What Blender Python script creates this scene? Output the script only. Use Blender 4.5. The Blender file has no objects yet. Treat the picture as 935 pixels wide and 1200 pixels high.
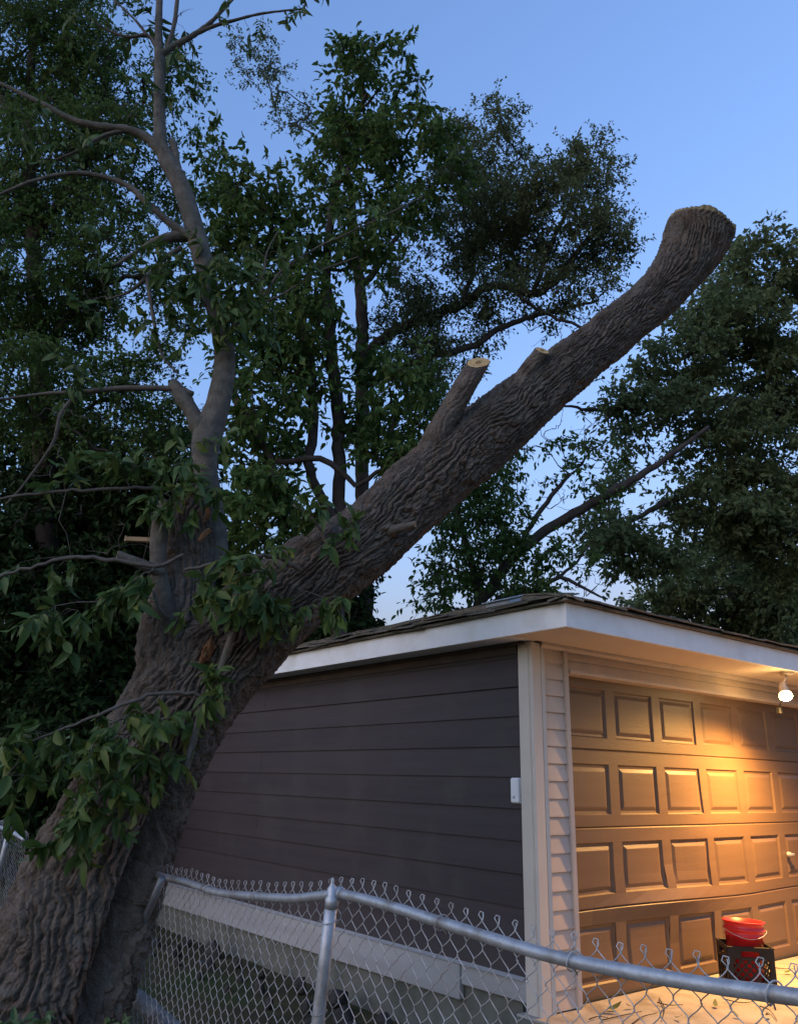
import bpy, bmesh, math
import numpy as np
from mathutils import Vector, Matrix, Quaternion

rng = np.random.default_rng(11)
R_ = math.radians
scene = bpy.context.scene
col = scene.collection

# ------------------------------------------------------------------ camera
F_PX = 943.5                      # focal length in photograph pixels (935 x 1200)
CU, CV = 467.5, 600.0
PITCH, ROLL = 0.3199, 0.0231
CAM_H = 1.363
cp, sp, cr_, sr_ = math.cos(PITCH), math.sin(PITCH), math.cos(ROLL), math.sin(ROLL)
CAM = np.array([0.0, 0.0, CAM_H])
FWD = np.array([0.0, cp, sp])
cam_d = bpy.data.cameras.new('camera')
cam_d.sensor_width = 36.0
cam_d.sensor_fit = 'AUTO'
cam_d.lens = F_PX / 1200.0 * 36.0
cam_d.clip_end = 2000.0
cam = bpy.data.objects.new('camera', cam_d)
col.objects.link(cam)
xa = Vector((cr_, -sp * sr_, cp * sr_))
ya = Vector((-sr_, -sp * cr_, cp * cr_))
za = -Vector(FWD)
cam.matrix_world = Matrix(((xa.x, ya.x, za.x, 0), (xa.y, ya.y, za.y, 0), (xa.z, ya.z, za.z, CAM_H), (0, 0, 0, 1)))
scene.camera = cam

# ------------------------------------------------------------------ sky, sun, exposure
SUN_EL, SUN_AZ = R_(-1.5), R_(-128)    # azimuth from +Y, clockwise positive: low in the west, behind and left of the camera
world = bpy.data.worlds.new('World')
scene.world = world
world.use_nodes = True
wn, wl = world.node_tree.nodes, world.node_tree.links
wn.clear()
sky = wn.new('ShaderNodeTexSky')
sky.sky_type = 'NISHITA'
sky.sun_disc = False
sky.sun_elevation = SUN_EL
sky.sun_rotation = SUN_AZ
sky.altitude = 100
sky.air_density = 0.95
sky.dust_density = 4.0
sky.ozone_density = 2.0
bg = wn.new('ShaderNodeBackground')
bg.inputs['Strength'].default_value = 0.15
wo = wn.new('ShaderNodeOutputWorld')
wl.new(sky.outputs[0], bg.inputs['Color'])
wl.new(bg.outputs[0], wo.inputs['Surface'])
sun_d = bpy.data.lights.new('sun', 'SUN')
sun_d.energy = 0.026
sun_d.angle = R_(60)
sun_d.color = (1.0, 0.70, 0.44)
sun_o = bpy.data.objects.new('sun', sun_d)
col.objects.link(sun_o)
sdir = Vector((math.sin(SUN_AZ) * math.cos(SUN_EL), math.cos(SUN_AZ) * math.cos(SUN_EL), math.sin(R_(22))))
sun_o.rotation_euler = sdir.to_track_quat('Z', 'Y').to_euler()
sun_o.location = (-8, -4, 12)
scene.view_settings.view_transform = 'Standard'
scene.view_settings.look = 'None'
scene.view_settings.gamma = 1.0
scene.view_settings.exposure = 5.27
scene.cycles.max_bounces = 9
scene.cycles.diffuse_bounces = 6
scene.cycles.use_denoising = True


# ------------------------------------------------------------------ pixel -> place
def ray(px, py):
    x = (px - CU) / F_PX
    y = (CV - py) / F_PX
    x, y = cr_ * x - sr_ * y, sr_ * x + cr_ * y
    return np.array([x, cp - sp * y, sp + cp * y])

DK = 1.0
def P(px, py, d):
    r = ray(px, py)
    return CAM + r * (d * DK / r[1])

def mpp(p):
    return float((np.asarray(p) - CAM) @ FWD) / F_PX      # metres per photograph pixel at a point

def on_plane(px, py, pt, n):
    r = ray(px, py)
    t = ((np.asarray(pt) - CAM) @ n) / (r @ n)
    return CAM + r * t

# ------------------------------------------------------------------ materials
MATS = {}
def mat(name, color, rough=0.7, spec=0.3, metal=0.0):
    m = bpy.data.materials.new(name)
    m.use_nodes = True
    b = m.node_tree.nodes['Principled BSDF']
    b.inputs['Base Color'].default_value = (*color, 1)
    b.inputs['Roughness'].default_value = rough
    b.inputs['Specular IOR Level'].default_value = spec
    b.inputs['Metallic'].default_value = metal
    MATS[name] = m
    return m, m.node_tree.nodes, m.node_tree.links, b

def noisy(name, c1, c2, scale=8, detail=6, rough=0.8, spec=0.25, metal=0.0, bump=0.0, bscale=None, stretch=(1, 1, 1), c3=None, s3=2.0, dist=0.01, vary=0.0):
    m, n, l, b = mat(name, c1, rough, spec, metal)
    tc = n.new('ShaderNodeTexCoord')
    mp = n.new('ShaderNodeMapping'); mp.inputs['Scale'].default_value = stretch
    l.new(tc.outputs['Object'], mp.inputs['Vector'])
    nz = n.new('ShaderNodeTexNoise'); nz.inputs['Scale'].default_value = scale; nz.inputs['Detail'].default_value = detail
    l.new(mp.outputs[0], nz.inputs['Vector'])
    rp = n.new('ShaderNodeValToRGB')
    rp.color_ramp.elements[0].position = 0.3; rp.color_ramp.elements[0].color = (*c1, 1)
    rp.color_ramp.elements[1].position = 0.72; rp.color_ramp.elements[1].color = (*c2, 1)
    l.new(nz.outputs['Fac'], rp.inputs['Fac'])
    out = rp.outputs[0]
    if vary:
        oi = n.new('ShaderNodeObjectInfo'); mr = n.new('ShaderNodeMapRange')
        mr.inputs['To Min'].default_value = 1 - vary; mr.inputs['To Max'].default_value = 1 + vary
        l.new(oi.outputs['Random'], mr.inputs['Value'])
        hs_ = n.new('ShaderNodeHueSaturation'); l.new(mr.outputs[0], hs_.inputs['Value']); l.new(out, hs_.inputs['Color']); out = hs_.outputs[0]
    if c3:
        n3 = n.new('ShaderNodeTexNoise'); n3.inputs['Scale'].default_value = s3; n3.inputs['Detail'].default_value = 4
        l.new(tc.outputs['Object'], n3.inputs['Vector'])
        r3 = n.new('ShaderNodeValToRGB'); r3.color_ramp.elements[0].position = 0.52; r3.color_ramp.elements[1].position = 0.68
        l.new(n3.outputs['Fac'], r3.inputs['Fac'])
        mx = n.new('ShaderNodeMix'); mx.data_type = 'RGBA'
        l.new(r3.outputs[0], mx.inputs['Factor']); l.new(out, mx.inputs[6]); mx.inputs[7].default_value = (*c3, 1)
        out = mx.outputs[2]
    l.new(out, b.inputs['Base Color'])
    if bump:
        nb = n.new('ShaderNodeTexNoise'); nb.inputs['Scale'].default_value = bscale or scale * 4; nb.inputs['Detail'].default_value = 6
        l.new(mp.outputs[0], nb.inputs['Vector'])
        bp = n.new('ShaderNodeBump'); bp.inputs['Strength'].default_value = bump; bp.inputs['Distance'].default_value = dist
        l.new(nb.outputs['Fac'], bp.inputs['Height']); l.new(bp.outputs[0], b.inputs['Normal'])
    return m

def leaf_mat(name, stops, rough=0.5, trans=0.28, spec=0.35):
    m, n, l, b = mat(name, stops[0], rough, spec)
    g = n.new('ShaderNodeNewGeometry'); oi = n.new('ShaderNodeObjectInfo')
    ad = n.new('ShaderNodeMath'); ad.operation = 'ADD'
    l.new(g.outputs['Random Per Island'], ad.inputs[0]); l.new(oi.outputs['Random'], ad.inputs[1])
    fr = n.new('ShaderNodeMath'); fr.operation = 'FRACT'; l.new(ad.outputs[0], fr.inputs[0])
    rp = n.new('ShaderNodeValToRGB')
    e = rp.color_ramp.elements
    while len(e) < len(stops): e.new(0.5)
    for i, c in enumerate(stops):
        e[i].position = i / (len(stops) - 1); e[i].color = (*c, 1)
    l.new(fr.outputs[0], rp.inputs['Fac']); l.new(rp.outputs[0], b.inputs['Base Color'])
    tr = n.new('ShaderNodeBsdfTranslucent'); l.new(rp.outputs[0], tr.inputs['Color'])
    mx = n.new('ShaderNodeMixShader'); mx.inputs[0].default_value = trans
    l.new(b.outputs[0], mx.inputs[1]); l.new(tr.outputs[0], mx.inputs[2])
    o = n['Material Output']; l.new(mx.outputs[0], o.inputs['Surface'])
    return m

noisy('bark', (0.078, 0.059, 0.045), (0.178, 0.145, 0.117), 11, 8, 0.95, 0.08, bump=1.0, bscale=70, c3=(0.130, 0.113, 0.094), s3=6, dist=0.014)
noisy('shoot_bark', (0.085, 0.074, 0.060), (0.165, 0.145, 0.118), 16, 8, 0.9, 0.1, bump=1.0, bscale=75, c3=(0.10, 0.095, 0.075), s3=7, dist=0.008)
noisy('twig_bark', (0.085, 0.072, 0.058), (0.14, 0.12, 0.10), 20, 4, 0.85, 0.15)
noisy('dark_bark', (0.05, 0.04, 0.034), (0.09, 0.072, 0.06), 10, 5, 0.9, 0.12, bump=0.6, bscale=30)
noisy('red_bark', (0.14, 0.082, 0.055), (0.10, 0.07, 0.055), 6, 5, 0.85, 0.15)
noisy('cut_wood', (0.62, 0.42, 0.19), (0.48, 0.29, 0.12), 18, 6, 0.8, 0.2, bump=0.5, bscale=60)
noisy('pale_wood', (0.42, 0.30, 0.17), (0.33, 0.22, 0.12), 18, 6, 0.8, 0.2)
noisy('rim_wood', (0.16, 0.13, 0.07), (0.42, 0.31, 0.16), 14, 6, 0.9, 0.1, bump=0.6)
noisy('wound_wood', (0.24, 0.11, 0.045), (0.09, 0.055, 0.035), 30, 6, 0.8, 0.2, bump=0.8, bscale=60)
leaf_mat('leaf_near', [(0.045, 0.085, 0.020), (0.07, 0.125, 0.026), (0.10, 0.15, 0.045), (0.06, 0.105, 0.026), (0.15, 0.17, 0.036)], 0.5, 0.3, 0.25)
leaf_mat('leaf_mid', [(0.072, 0.125, 0.030), (0.098, 0.165, 0.04), (0.084, 0.14, 0.036), (0.135, 0.18, 0.048)], 0.6, 0.42, 0.2)
leaf_mat('leaf_shaded', [(0.018, 0.034, 0.010), (0.028, 0.048, 0.013), (0.022, 0.04, 0.012)], 0.7, 0.1, 0.08)  # very dark greens put the canopy's shade into the undergrowth's leaf colour
leaf_mat('leaf_locust', [(0.125, 0.15, 0.06), (0.16, 0.185, 0.078), (0.14, 0.16, 0.07), (0.18, 0.19, 0.085)], 0.65, 0.45, 0.15)
leaf_mat('leaf_oak', [(0.125, 0.155, 0.062), (0.175, 0.205, 0.085), (0.145, 0.175, 0.07)], 0.65, 0.42, 0.15)
leaf_mat('leaf_dry', [(0.11, 0.10, 0.045), (0.13, 0.115, 0.06), (0.09, 0.09, 0.04)], 0.6, 0.2)
leaf_mat('weed', [(0.06, 0.11, 0.035), (0.09, 0.14, 0.05), (0.10, 0.15, 0.05)], 0.6, 0.25)
noisy('siding', (0.044, 0.033, 0.034), (0.056, 0.042, 0.043), 5, 8, 0.62, 0.3, bump=0.12, bscale=30, stretch=(1, 0.12, 3), c3=(0.056, 0.045, 0.043), s3=2.2, vary=0.10)
noisy('frieze', (0.085, 0.066, 0.06), (0.12, 0.10, 0.09), 6, 5, 0.8, 0.2, bump=0.2)
noisy('white_paint', (0.76, 0.755, 0.735), (0.83, 0.825, 0.805), 9, 9, 0.6, 0.3, bump=0.2, bscale=26, c3=(0.71, 0.69, 0.65), s3=4)
noisy('cream_paint', (0.54, 0.475, 0.40), (0.60, 0.535, 0.45), 4, 5, 0.5, 0.35, bump=0.06)
noisy('vinyl', (0.48, 0.395, 0.32), (0.54, 0.45, 0.37), 4, 6, 0.5, 0.35, vary=0.04, bump=0.05, c3=(0.43, 0.37, 0.33), s3=2.5)
noisy('soffit', (0.60, 0.51, 0.41), (0.65, 0.56, 0.46), 3, 4, 0.6, 0.3)
noisy('door_brown', (0.130, 0.080, 0.046), (0.150, 0.094, 0.056), 5, 5, 0.5, 0.35, bump=0.1, bscale=40, stretch=(0.3, 1, 3))
noisy('shingle', (0.13, 0.112, 0.088), (0.25, 0.22, 0.175), 45, 5, 0.95, 0.1, vary=0.2, bump=0.6, bscale=160, c3=(0.10, 0.105, 0.07), s3=4)
noisy('concrete', (0.30, 0.27, 0.225), (0.40, 0.365, 0.31), 5, 9, 0.92, 0.12, bump=0.6, bscale=40, c3=(0.24, 0.21, 0.17), s3=3.5)
noisy('old_concrete', (0.09, 0.095, 0.078), (0.17, 0.17, 0.145), 4, 8, 0.95, 0.1, bump=0.5, bscale=24)
noisy('grey_board', (0.27, 0.265, 0.255), (0.40, 0.39, 0.38), 4, 6, 0.75, 0.2, bump=0.2, stretch=(1, .15, 1))
noisy('stone', (0.04, 0.038, 0.034), (0.085, 0.08, 0.073), 6, 8, 0.95, 0.1, bump=0.7, bscale=20)
noisy('grey_log', (0.16, 0.155, 0.15), (0.30, 0.29, 0.28), 8, 6, 0.9, 0.1, bump=0.6, bscale=30)
noisy('soil', (0.05, 0.045, 0.03), (0.085, 0.08, 0.04), 3, 8, 1.0, 0.05, bump=0.8, bscale=18, c3=(0.04, 0.065, 0.025), s3=0.7)
noisy('galvanised', (0.36, 0.37, 0.385), (0.50, 0.51, 0.52), 26, 8, 0.5, 0.4, metal=0.6, bump=0.15, bscale=120, c3=(0.27, 0.25, 0.23), s3=11)
noisy('wire', (0.36, 0.36, 0.355), (0.50, 0.50, 0.49), 40, 4, 0.6, 0.4, metal=0.4, c3=(0.28, 0.24, 0.20), s3=6, vary=0.12)
noisy('dark_pipe', (0.18, 0.19, 0.21), (0.26, 0.27, 0.29), 30, 4, 0.55, 0.4, metal=0.5)
noisy('black_plastic', (0.009, 0.0085, 0.0085), (0.015, 0.014, 0.014), 10, 4, 0.5, 0.25)
noisy('red_plastic', (0.52, 0.018, 0.02), (0.58, 0.024, 0.025), 4, 4, 0.38, 0.45)
noisy('white_plastic', (0.68, 0.69, 0.69), (0.74, 0.75, 0.75), 4, 3, 0.4, 0.4)
noisy('grey_metal', (0.36, 0.37, 0.38), (0.46, 0.47, 0.48), 12, 5, 0.5, 0.4, metal=0.4)
noisy('lamp_enamel', (0.52, 0.46, 0.38), (0.58, 0.52, 0.44), 10, 3, 0.5, 0.4)
noisy('cable', (0.02, 0.02, 0.02), (0.03, 0.03, 0.03), 4, 3, 0.6, 0.3)
noisy('leaf_fallen', (0.06, 0.11, 0.03), (0.10, 0.10, 0.035), 20, 3, 0.7, 0.3)
m, n, l, b = mat('bulb', (1, 0.9, 0.7), 0.3)
b.inputs['Emission Color'].default_value = (1.0, 0.62, 0.24, 1); b.inputs['Emission Strength'].default_value = 5.0

# ------------------------------------------------------------------ mesh helpers
def link(o, parent=None):
    col.objects.link(o)
    if parent is not None: o.parent = parent
    return o

def tag(o, label=None, cat=None, group=None, kind=None):
    if label: o['label'] = label
    if cat: o['category'] = cat
    if group: o['group'] = group
    if kind: o['kind'] = kind
    return o

def empty(name, loc, rz=0.0, **k):
    o = bpy.data.objects.new(name, None)
    o.empty_display_size = 0.1
    o.location = loc; o.rotation_euler = (0, 0, rz)
    link(o)
    return tag(o, **k)

def mesh(name, V, Fs, material, smooth=True):
    """V (N,3); Fs: list of arrays (M,k) of faces"""
    V = np.asarray(V, dtype=np.float32)
    if isinstance(Fs, np.ndarray): Fs = [Fs]
    Fs = [np.asarray(f, dtype=np.int32) for f in Fs if len(f)]
    me = bpy.data.meshes.new(name)
    nl = sum(f.size for f in Fs); nf = sum(len(f) for f in Fs)
    me.vertices.add(len(V)); me.vertices.foreach_set('co', V.ravel())
    me.loops.add(nl); me.loops.foreach_set('vertex_index', np.concatenate([f.ravel() for f in Fs]))
    me.polygons.add(nf)
    tot = np.concatenate([np.full(len(f), f.shape[1], np.int32) for f in Fs])
    st = np.concatenate([[0], np.cumsum(tot)[:-1]]).astype(np.int32)
    me.polygons.foreach_set('loop_start', st)
    try: me.polygons.foreach_set('loop_total', tot)
    except Exception: pass
    me.polygons.foreach_set('use_smooth', np.full(nf, bool(smooth)))
    me.materials.append(MATS[material])
    me.update(calc_edges=True)
    return me

def obj(name, V, Fs, material, parent=None, origin=None, smooth=True):
    V = np.asarray(V, float)
    if origin is not None: V = V - np.asarray(origin)
    return link(bpy.data.objects.new(name, mesh(name, V, Fs, material, smooth)), parent)

def bm_obj(name, bm, material, parent=None, smooth=False):
    me = bpy.data.meshes.new(name)
    bm.normal_update(); bm.to_mesh(me); bm.free()
    me.materials.append(MATS[material])
    if smooth: me.polygons.foreach_set('use_smooth', np.ones(len(me.polygons), bool))
    return link(bpy.data.objects.new(name, me), parent)

def box_bm(x0, x1, y0, y1, z0, z1, bev=0.0, bm=None):
    own = bm is None
    b = bmesh.new()
    vs = [b.verts.new((x, y, z)) for x in (x0, x1) for y in (y0, y1) for z in (z0, z1)]
    for f in ((0, 1, 3, 2), (4, 6, 7, 5), (0, 4, 5, 1), (2, 3, 7, 6), (0, 2, 6, 4), (1, 5, 7, 3)):
        b.faces.new([vs[i] for i in f])
    if bev > 0: bmesh.ops.bevel(b, geom=b.edges[:], offset=bev, segments=1, affect='EDGES')
    if own: return b
    me = bpy.data.meshes.new('tmp'); b.to_mesh(me); b.free(); bm.from_mesh(me); bpy.data.meshes.remove(me)
    return bm

def box(name, x0, x1, y0, y1, z0, z1, material, parent=None, bev=0.003):
    return bm_obj(name, box_bm(x0, x1, y0, y1, z0, z1, bev), material, parent)

def prism(name, prof, axis, t0, t1, material, parent=None, bev=0):
    """extrude a closed 2-D profile. axis 'y': prof=(x,z); 'x': prof=(y,z); 'z': prof=(x,y)"""
    b = bmesh.new()
    def pt(p, t):
        return {'y': (p[0], t, p[1]), 'x': (t, p[0], p[1]), 'z': (p[0], p[1], t)}[axis]
    A = [b.verts.new(pt(p, t0)) for p in prof]; B = [b.verts.new(pt(p, t1)) for p in prof]
    n_ = len(prof)
    b.faces.new(A); b.faces.new(B[::-1])
    for i in range(n_): b.faces.new((A[i], B[i], B[(i + 1) % n_], A[(i + 1) % n_]))
    bmesh.ops.recalc_face_normals(b, faces=b.faces[:])
    if bev: bmesh.ops.bevel(b, geom=b.edges[:], offset=bev, segments=1, affect='EDGES')
    return bm_obj(name, b, material, parent)

def unit(v):
    v = np.asarray(v, float)
    return v / np.maximum(np.linalg.norm(v, axis=-1, keepdims=True), 1e-9)

def resample(pts, rad, n_):
    """Catmull-Rom through pts with radii, n_ samples evenly by length"""
    pts = np.asarray(pts, float); rad = np.asarray(rad, float)
    Q = np.column_stack([pts, rad])
    Qp = np.vstack([2 * Q[0] - Q[1], Q, 2 * Q[-1] - Q[-2]])
    out = []
    for i in range(1, len(Qp) - 2):
        p0, p1, p2, p3 = Qp[i - 1:i + 3]
        t = np.linspace(0, 1, 24, endpoint=False)[:, None]
        out.append(0.5 * ((2 * p1) + (-p0 + p2) * t + (2 * p0 - 5 * p1 + 4 * p2 - p3) * t**2 + (-p0 + 3 * p1 - 3 * p2 + p3) * t**3))
    out.append(Q[-1:])
    C = np.vstack(out)
    s = np.concatenate([[0], np.cumsum(np.linalg.norm(np.diff(C[:, :3], axis=0), axis=1))])
    u = np.linspace(0, s[-1], n_)
    D = np.column_stack([np.interp(u, s, C[:, k]) for k in range(4)])
    return D[:, :3], np.maximum(D[:, 3], 1e-4)

def frames(pts, ref=None):
    T = np.gradient(pts, axis=0); T = unit(T)
    if ref is None:
        a = np.array([0, 0, 1.0]) if abs(T[0, 2]) < 0.9 else np.array([1.0, 0, 0])
        e1 = np.zeros_like(T); e1[0] = unit(a - T[0] * (a @ T[0]))
        for i in range(1, len(T)):
            v = e1[i - 1] - T[i] * (e1[i - 1] @ T[i]); e1[i] = unit(v)
    else:
        e1 = unit(ref - T * np.sum(ref * T, axis=1, keepdims=True))
    e2 = np.cross(T, e1)
    return T, e1, e2

def tube_arrays(pts, rad, sides=8, cap0=True, cap1=True, base=0):
    pts = np.asarray(pts, float); rad = np.asarray(rad, float)
    T, e1, e2 = frames(pts)
    a = np.arange(sides) * 2 * np.pi / sides
    V = pts[:, None, :] + rad[:, None, None] * (np.cos(a)[None, :, None] * e1[:, None, :] + np.sin(a)[None, :, None] * e2[:, None, :])
    n_ = len(pts)
    i = np.arange(n_ - 1)[:, None] * sides; j = np.arange(sides)[None, :]
    Fq = np.stack([i + j, i + (j + 1) % sides, i + sides + (j + 1) % sides, i + sides + j], -1).reshape(-1, 4)
    V = V.reshape(-1, 3); tri = []
    if cap0:
        V = np.vstack([V, pts[:1]]); c = len(V) - 1
        tri += [[c, (k + 1) % sides, k] for k in range(sides)]
    if cap1:
        V = np.vstack([V, pts[-1:]]); c = len(V) - 1; o = (n_ - 1) * sides
        tri += [[c, o + k, o + (k + 1) % sides] for k in range(sides)]
    return V, Fq + base, (np.array(tri, int).reshape(-1, 3) + base)

class Batch:
    def __init__(s): s.V = []; s.Q = []; s.T = []; s.n = 0
    def add(s, V, Q=None, T=None):
        s.V.append(V)
        if Q is not None and len(Q): s.Q.append(np.asarray(Q) + s.n)
        if T is not None and len(T): s.T.append(np.asarray(T) + s.n)
        s.n += len(V)
    def tube(s, pts, rad, sides=5, cap=True):
        V, Q, T = tube_arrays(pts, rad, sides, False, cap)
        s.add(V, Q, T)
    def build(s, name, material, parent=None, origin=None, smooth=True):
        Fs = []
        if s.Q: Fs.append(np.concatenate(s.Q))
        if s.T: Fs.append(np.concatenate(s.T))
        return obj(name, np.concatenate(s.V), Fs, material, parent, origin, smooth)

# ------------------------------------------------------------------ numpy noise (periodic in the first axis when px is given)
def _h(ix, iy, iz, seed):
    h = (ix.astype(np.int64) * 374761393 + iy.astype(np.int64) * 668265263 + iz.astype(np.int64) * 2147483647 + seed * 1274126177) & 0xffffffff
    h = ((h ^ (h >> 13)) * 1274126177) & 0xffffffff
    h = ((h ^ (h >> 16)) * 2246822519) & 0xffffffff
    return ((h ^ (h >> 15)) & 0xffff) / 65535.0

def vnoise(x, y, z=0.0, seed=0, period=None):
    x, y, z = np.broadcast_arrays(np.asarray(x, float), np.asarray(y, float), np.asarray(z, float))
    ix, iy, iz = np.floor(x), np.floor(y), np.floor(z)
    fx, fy, fz = x - ix, y - iy, z - iz
    fx, fy, fz = [f * f * f * (f * (f * 6 - 15) + 10) for f in (fx, fy, fz)]
    def hh(a, b_, c):
        aa = ix + a
        if period: aa = np.mod(aa, period)
        return _h(aa, iy + b_, iz + c, seed)
    x00 = hh(0, 0, 0) * (1 - fx) + hh(1, 0, 0) * fx
    x10 = hh(0, 1, 0) * (1 - fx) + hh(1, 1, 0) * fx
    x01 = hh(0, 0, 1) * (1 - fx) + hh(1, 0, 1) * fx
    x11 = hh(0, 1, 1) * (1 - fx) + hh(1, 1, 1) * fx
    return ((x00 * (1 - fy) + x10 * fy) * (1 - fz) + (x01 * (1 - fy) + x11 * fy) * fz) * 2 - 1

def worley(x, y, period, seed=0):
    """F1, F2 on a jittered lattice, periodic in x"""
    ix, iy = np.floor(x), np.floor(y)
    f1 = np.full(x.shape, 9.0); f2 = np.full(x.shape, 9.0)
    for dx in (-1, 0, 1):
        for dy in (-1, 0, 1):
            cx, cy = ix + dx, iy + dy
            wx = np.mod(cx, period)
            jx = _h(wx, cy, wx * 0, seed); jy = _h(wx, cy, wx * 0 + 7, seed)
            d = np.hypot(cx + jx - x, cy + jy - y)
            f2 = np.minimum(f2, np.maximum(f1, d)); f1 = np.minimum(f1, d)
    return f1, f2

# ------------------------------------------------------------------ ground
GZ = -0.30
YAW = 0.6671
GC = np.array([0.9506, 5.6534, 0.0])
B_ = np.array([math.cos(YAW), math.sin(YAW), 0]); A_ = np.array([-math.sin(YAW), math.cos(YAW), 0])
def G(b, a, z): return GC + B_ * b + A_ * a + np.array([0, 0, z])

t = np.linspace(-1, 1, 121); t = np.sign(t) * (np.abs(t) ** 3) * 300 + t * 12
X, Y = np.meshgrid(t, t + 8, indexing='ij')
Z = GZ + 0.03 * vnoise(X * 0.9, Y * 0.9, seed=3) + 0.02 * vnoise(X * 2.6, Y * 2.6, seed=4)
i, j = np.meshgrid(np.arange(120), np.arange(120), indexing='ij')
k = i * 121 + j
ground = obj('ground', np.stack([X, Y, Z], -1).reshape(-1, 3), np.stack([k, k + 121, k + 122, k + 1], -1).reshape(-1, 4), 'soil')
tag(ground, kind='structure')

# driveway: cast slabs with joints
drv = box('driveway', -0.12, 8.0, -9.0, 0.16, GZ - 0.1, -0.012, 'old_concrete'); drv.location = GC; drv.rotation_euler = (0, 0, YAW)
tag(drv, kind='structure')
for ib in range(3):
    for ia in range(4):
        b0 = -0.10 + ib * 2.7; a1 = 0.14 - ia * 2.3
        s_ = box('slab', b0 + 0.006, b0 + 2.694, a1 - 2.294, a1 - 0.006, -0.05, -0.002 * ((ib + ia) % 2), 'concrete', drv, 0.006)

# ------------------------------------------------------------------ garage (local frame: x along the front, y along the side wall)
gar = empty('garage', GC, YAW, label='small garage with dark brown lap siding, white fascia and hipped shingle roof', cat='garage')
WID, LEN = 5.45, 6.3
SOF, OVS, OVF, FH = 2.30, 0.30, 0.57, 0.15
# inner shell
sh = box_bm(0.02, WID - 0.02, 0.30, LEN - 0.02, 0.16, 2.29)
box('foundation', -0.002, WID, 0.16, LEN, GZ - 0.15, 0.165, 'old_concrete', gar, 0.0)
bm_obj('wall_core', sh, 'frieze', gar)
# side siding boards (side wall faces -x)
zb = 0.184
kk = 0
while zb < 2.25:
    z1 = min(zb + 0.2013, 2.262)
    jit = rng.normal(0, 0.0012)
    cuts = [0.104, LEN] if kk % 3 else [0.104, 3.66 + 0.0, LEN]
    for c in range(len(cuts) - 1):
        prism('siding_board', [(-0.026 + jit, zb), (-0.012 + jit, z1 + 0.012), (0.0, z1 + 0.012), (0.0, zb + 0.004), (-0.010, zb + 0.004)], 'y', cuts[c] + 0.002, cuts[c + 1] - 0.002, 'siding', gar)
    zb += 0.2013; kk += 1
prism('frieze_board', [(-0.05, 2.262), (-0.05, 2.298), (0.0, 2.298), (0.0, 2.225), (-0.032, 2.225)], 'y', 0.108, LEN, 'frieze', gar)
box('frieze_batten', -0.075, -0.052, 0.02, LEN, 2.277, 2.2985, 'frieze', gar)
# sill boards over the foundation
box('sill_board', -0.05, -0.006, 0.695, LEN, -0.042, 0.176, 'grey_board', gar, 0.006)
box('sill_board', -0.040, -0.006, 0.09, 0.690, 0.052, 0.181, 'grey_board', gar, 0.006)
prism('drip_cap', [(-0.062, 0.178), (-0.028, 0.193), (0.0, 0.193), (0.0, 0.1775)], 'y', 0.108, LEN, 'grey_board', gar)
# corner post: side leg and front leg with a rolled edge
box('corner_post', -0.040, -0.004, 0.0, 0.102, -0.06, SOF - 0.002, 'cream_paint', gar, 0.008)
box('corner_post', -0.038, 0.060, -0.030, -0.001, -0.06, SOF - 0.004, 'cream_paint', gar, 0.008)
prism('corner_channel', [(0.061, -0.026), (0.090, -0.034), (0.096, -0.026), (0.096, 0.0), (0.061, 0.0)], 'z', -0.05, SOF - 0.004, 'cream_paint', gar)
# front vinyl laps left and right of the door
DL, DR, DH = 0.345, 5.09, 2.125
for side in (0, 1):
    x0, x1 = (0.098, 0.302) if side == 0 else (DR + 0.045, WID - 0.02)
    z = 0.01
    while z < SOF - 0.02:
        z1 = min(z + 0.1135, SOF - 0.004)
        j_ = rng.normal(0, 0.0008)
        prism('vinyl_lap', [(-0.022 + j_, z), (-0.021 + j_, z + 0.012), (-0.008, z1 + 0.004), (0.0, z1 + 0.004), (0.0, z + 0.003), (-0.012, z + 0.003)], 'x', x0, x1, 'vinyl', gar)
        z += 0.1135
# door casing
prism('door_casing', [(0.303, -0.034), (0.338, -0.038), (0.346, -0.030), (0.346, 0.10), (0.303, 0.10)], 'z', -0.005, 2.262, 'vinyl', gar)
prism('door_casing', [(DR + 0.044, -0.034), (DR + 0.006, -0.038), (DR, -0.030), (DR, 0.10), (DR + 0.044, 0.10)], 'z', -0.005, DH + 0.03, 'vinyl', gar)
# header: lip, two laps, crown line
prism('header_lip', [(-0.048, 2.108), (-0.052, 2.122), (-0.046, 2.140), (-0.01, 2.142), (0.10, 2.142), (0.10, 2.104), (-0.03, 2.104)], 'x', 0.3475, DR - 0.0015, 'vinyl', gar)
for (z0, z1) in ((2.1425, 2.205), (2.2055, 2.262)):
    prism('header_lap', [(-0.028, z0), (-0.026, z0 + 0.010), (-0.010, z1), (0.02, z1), (0.02, z0)], 'x', 0.348, DR - 0.002, 'vinyl', gar)
prism('header_crown', [(-0.030, 2.2625), (-0.048, 2.279), (-0.048, 2.299), (0.02, 2.299), (0.02, 2.2625)], 'x', 0.060, WID, 'vinyl', gar)

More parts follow.
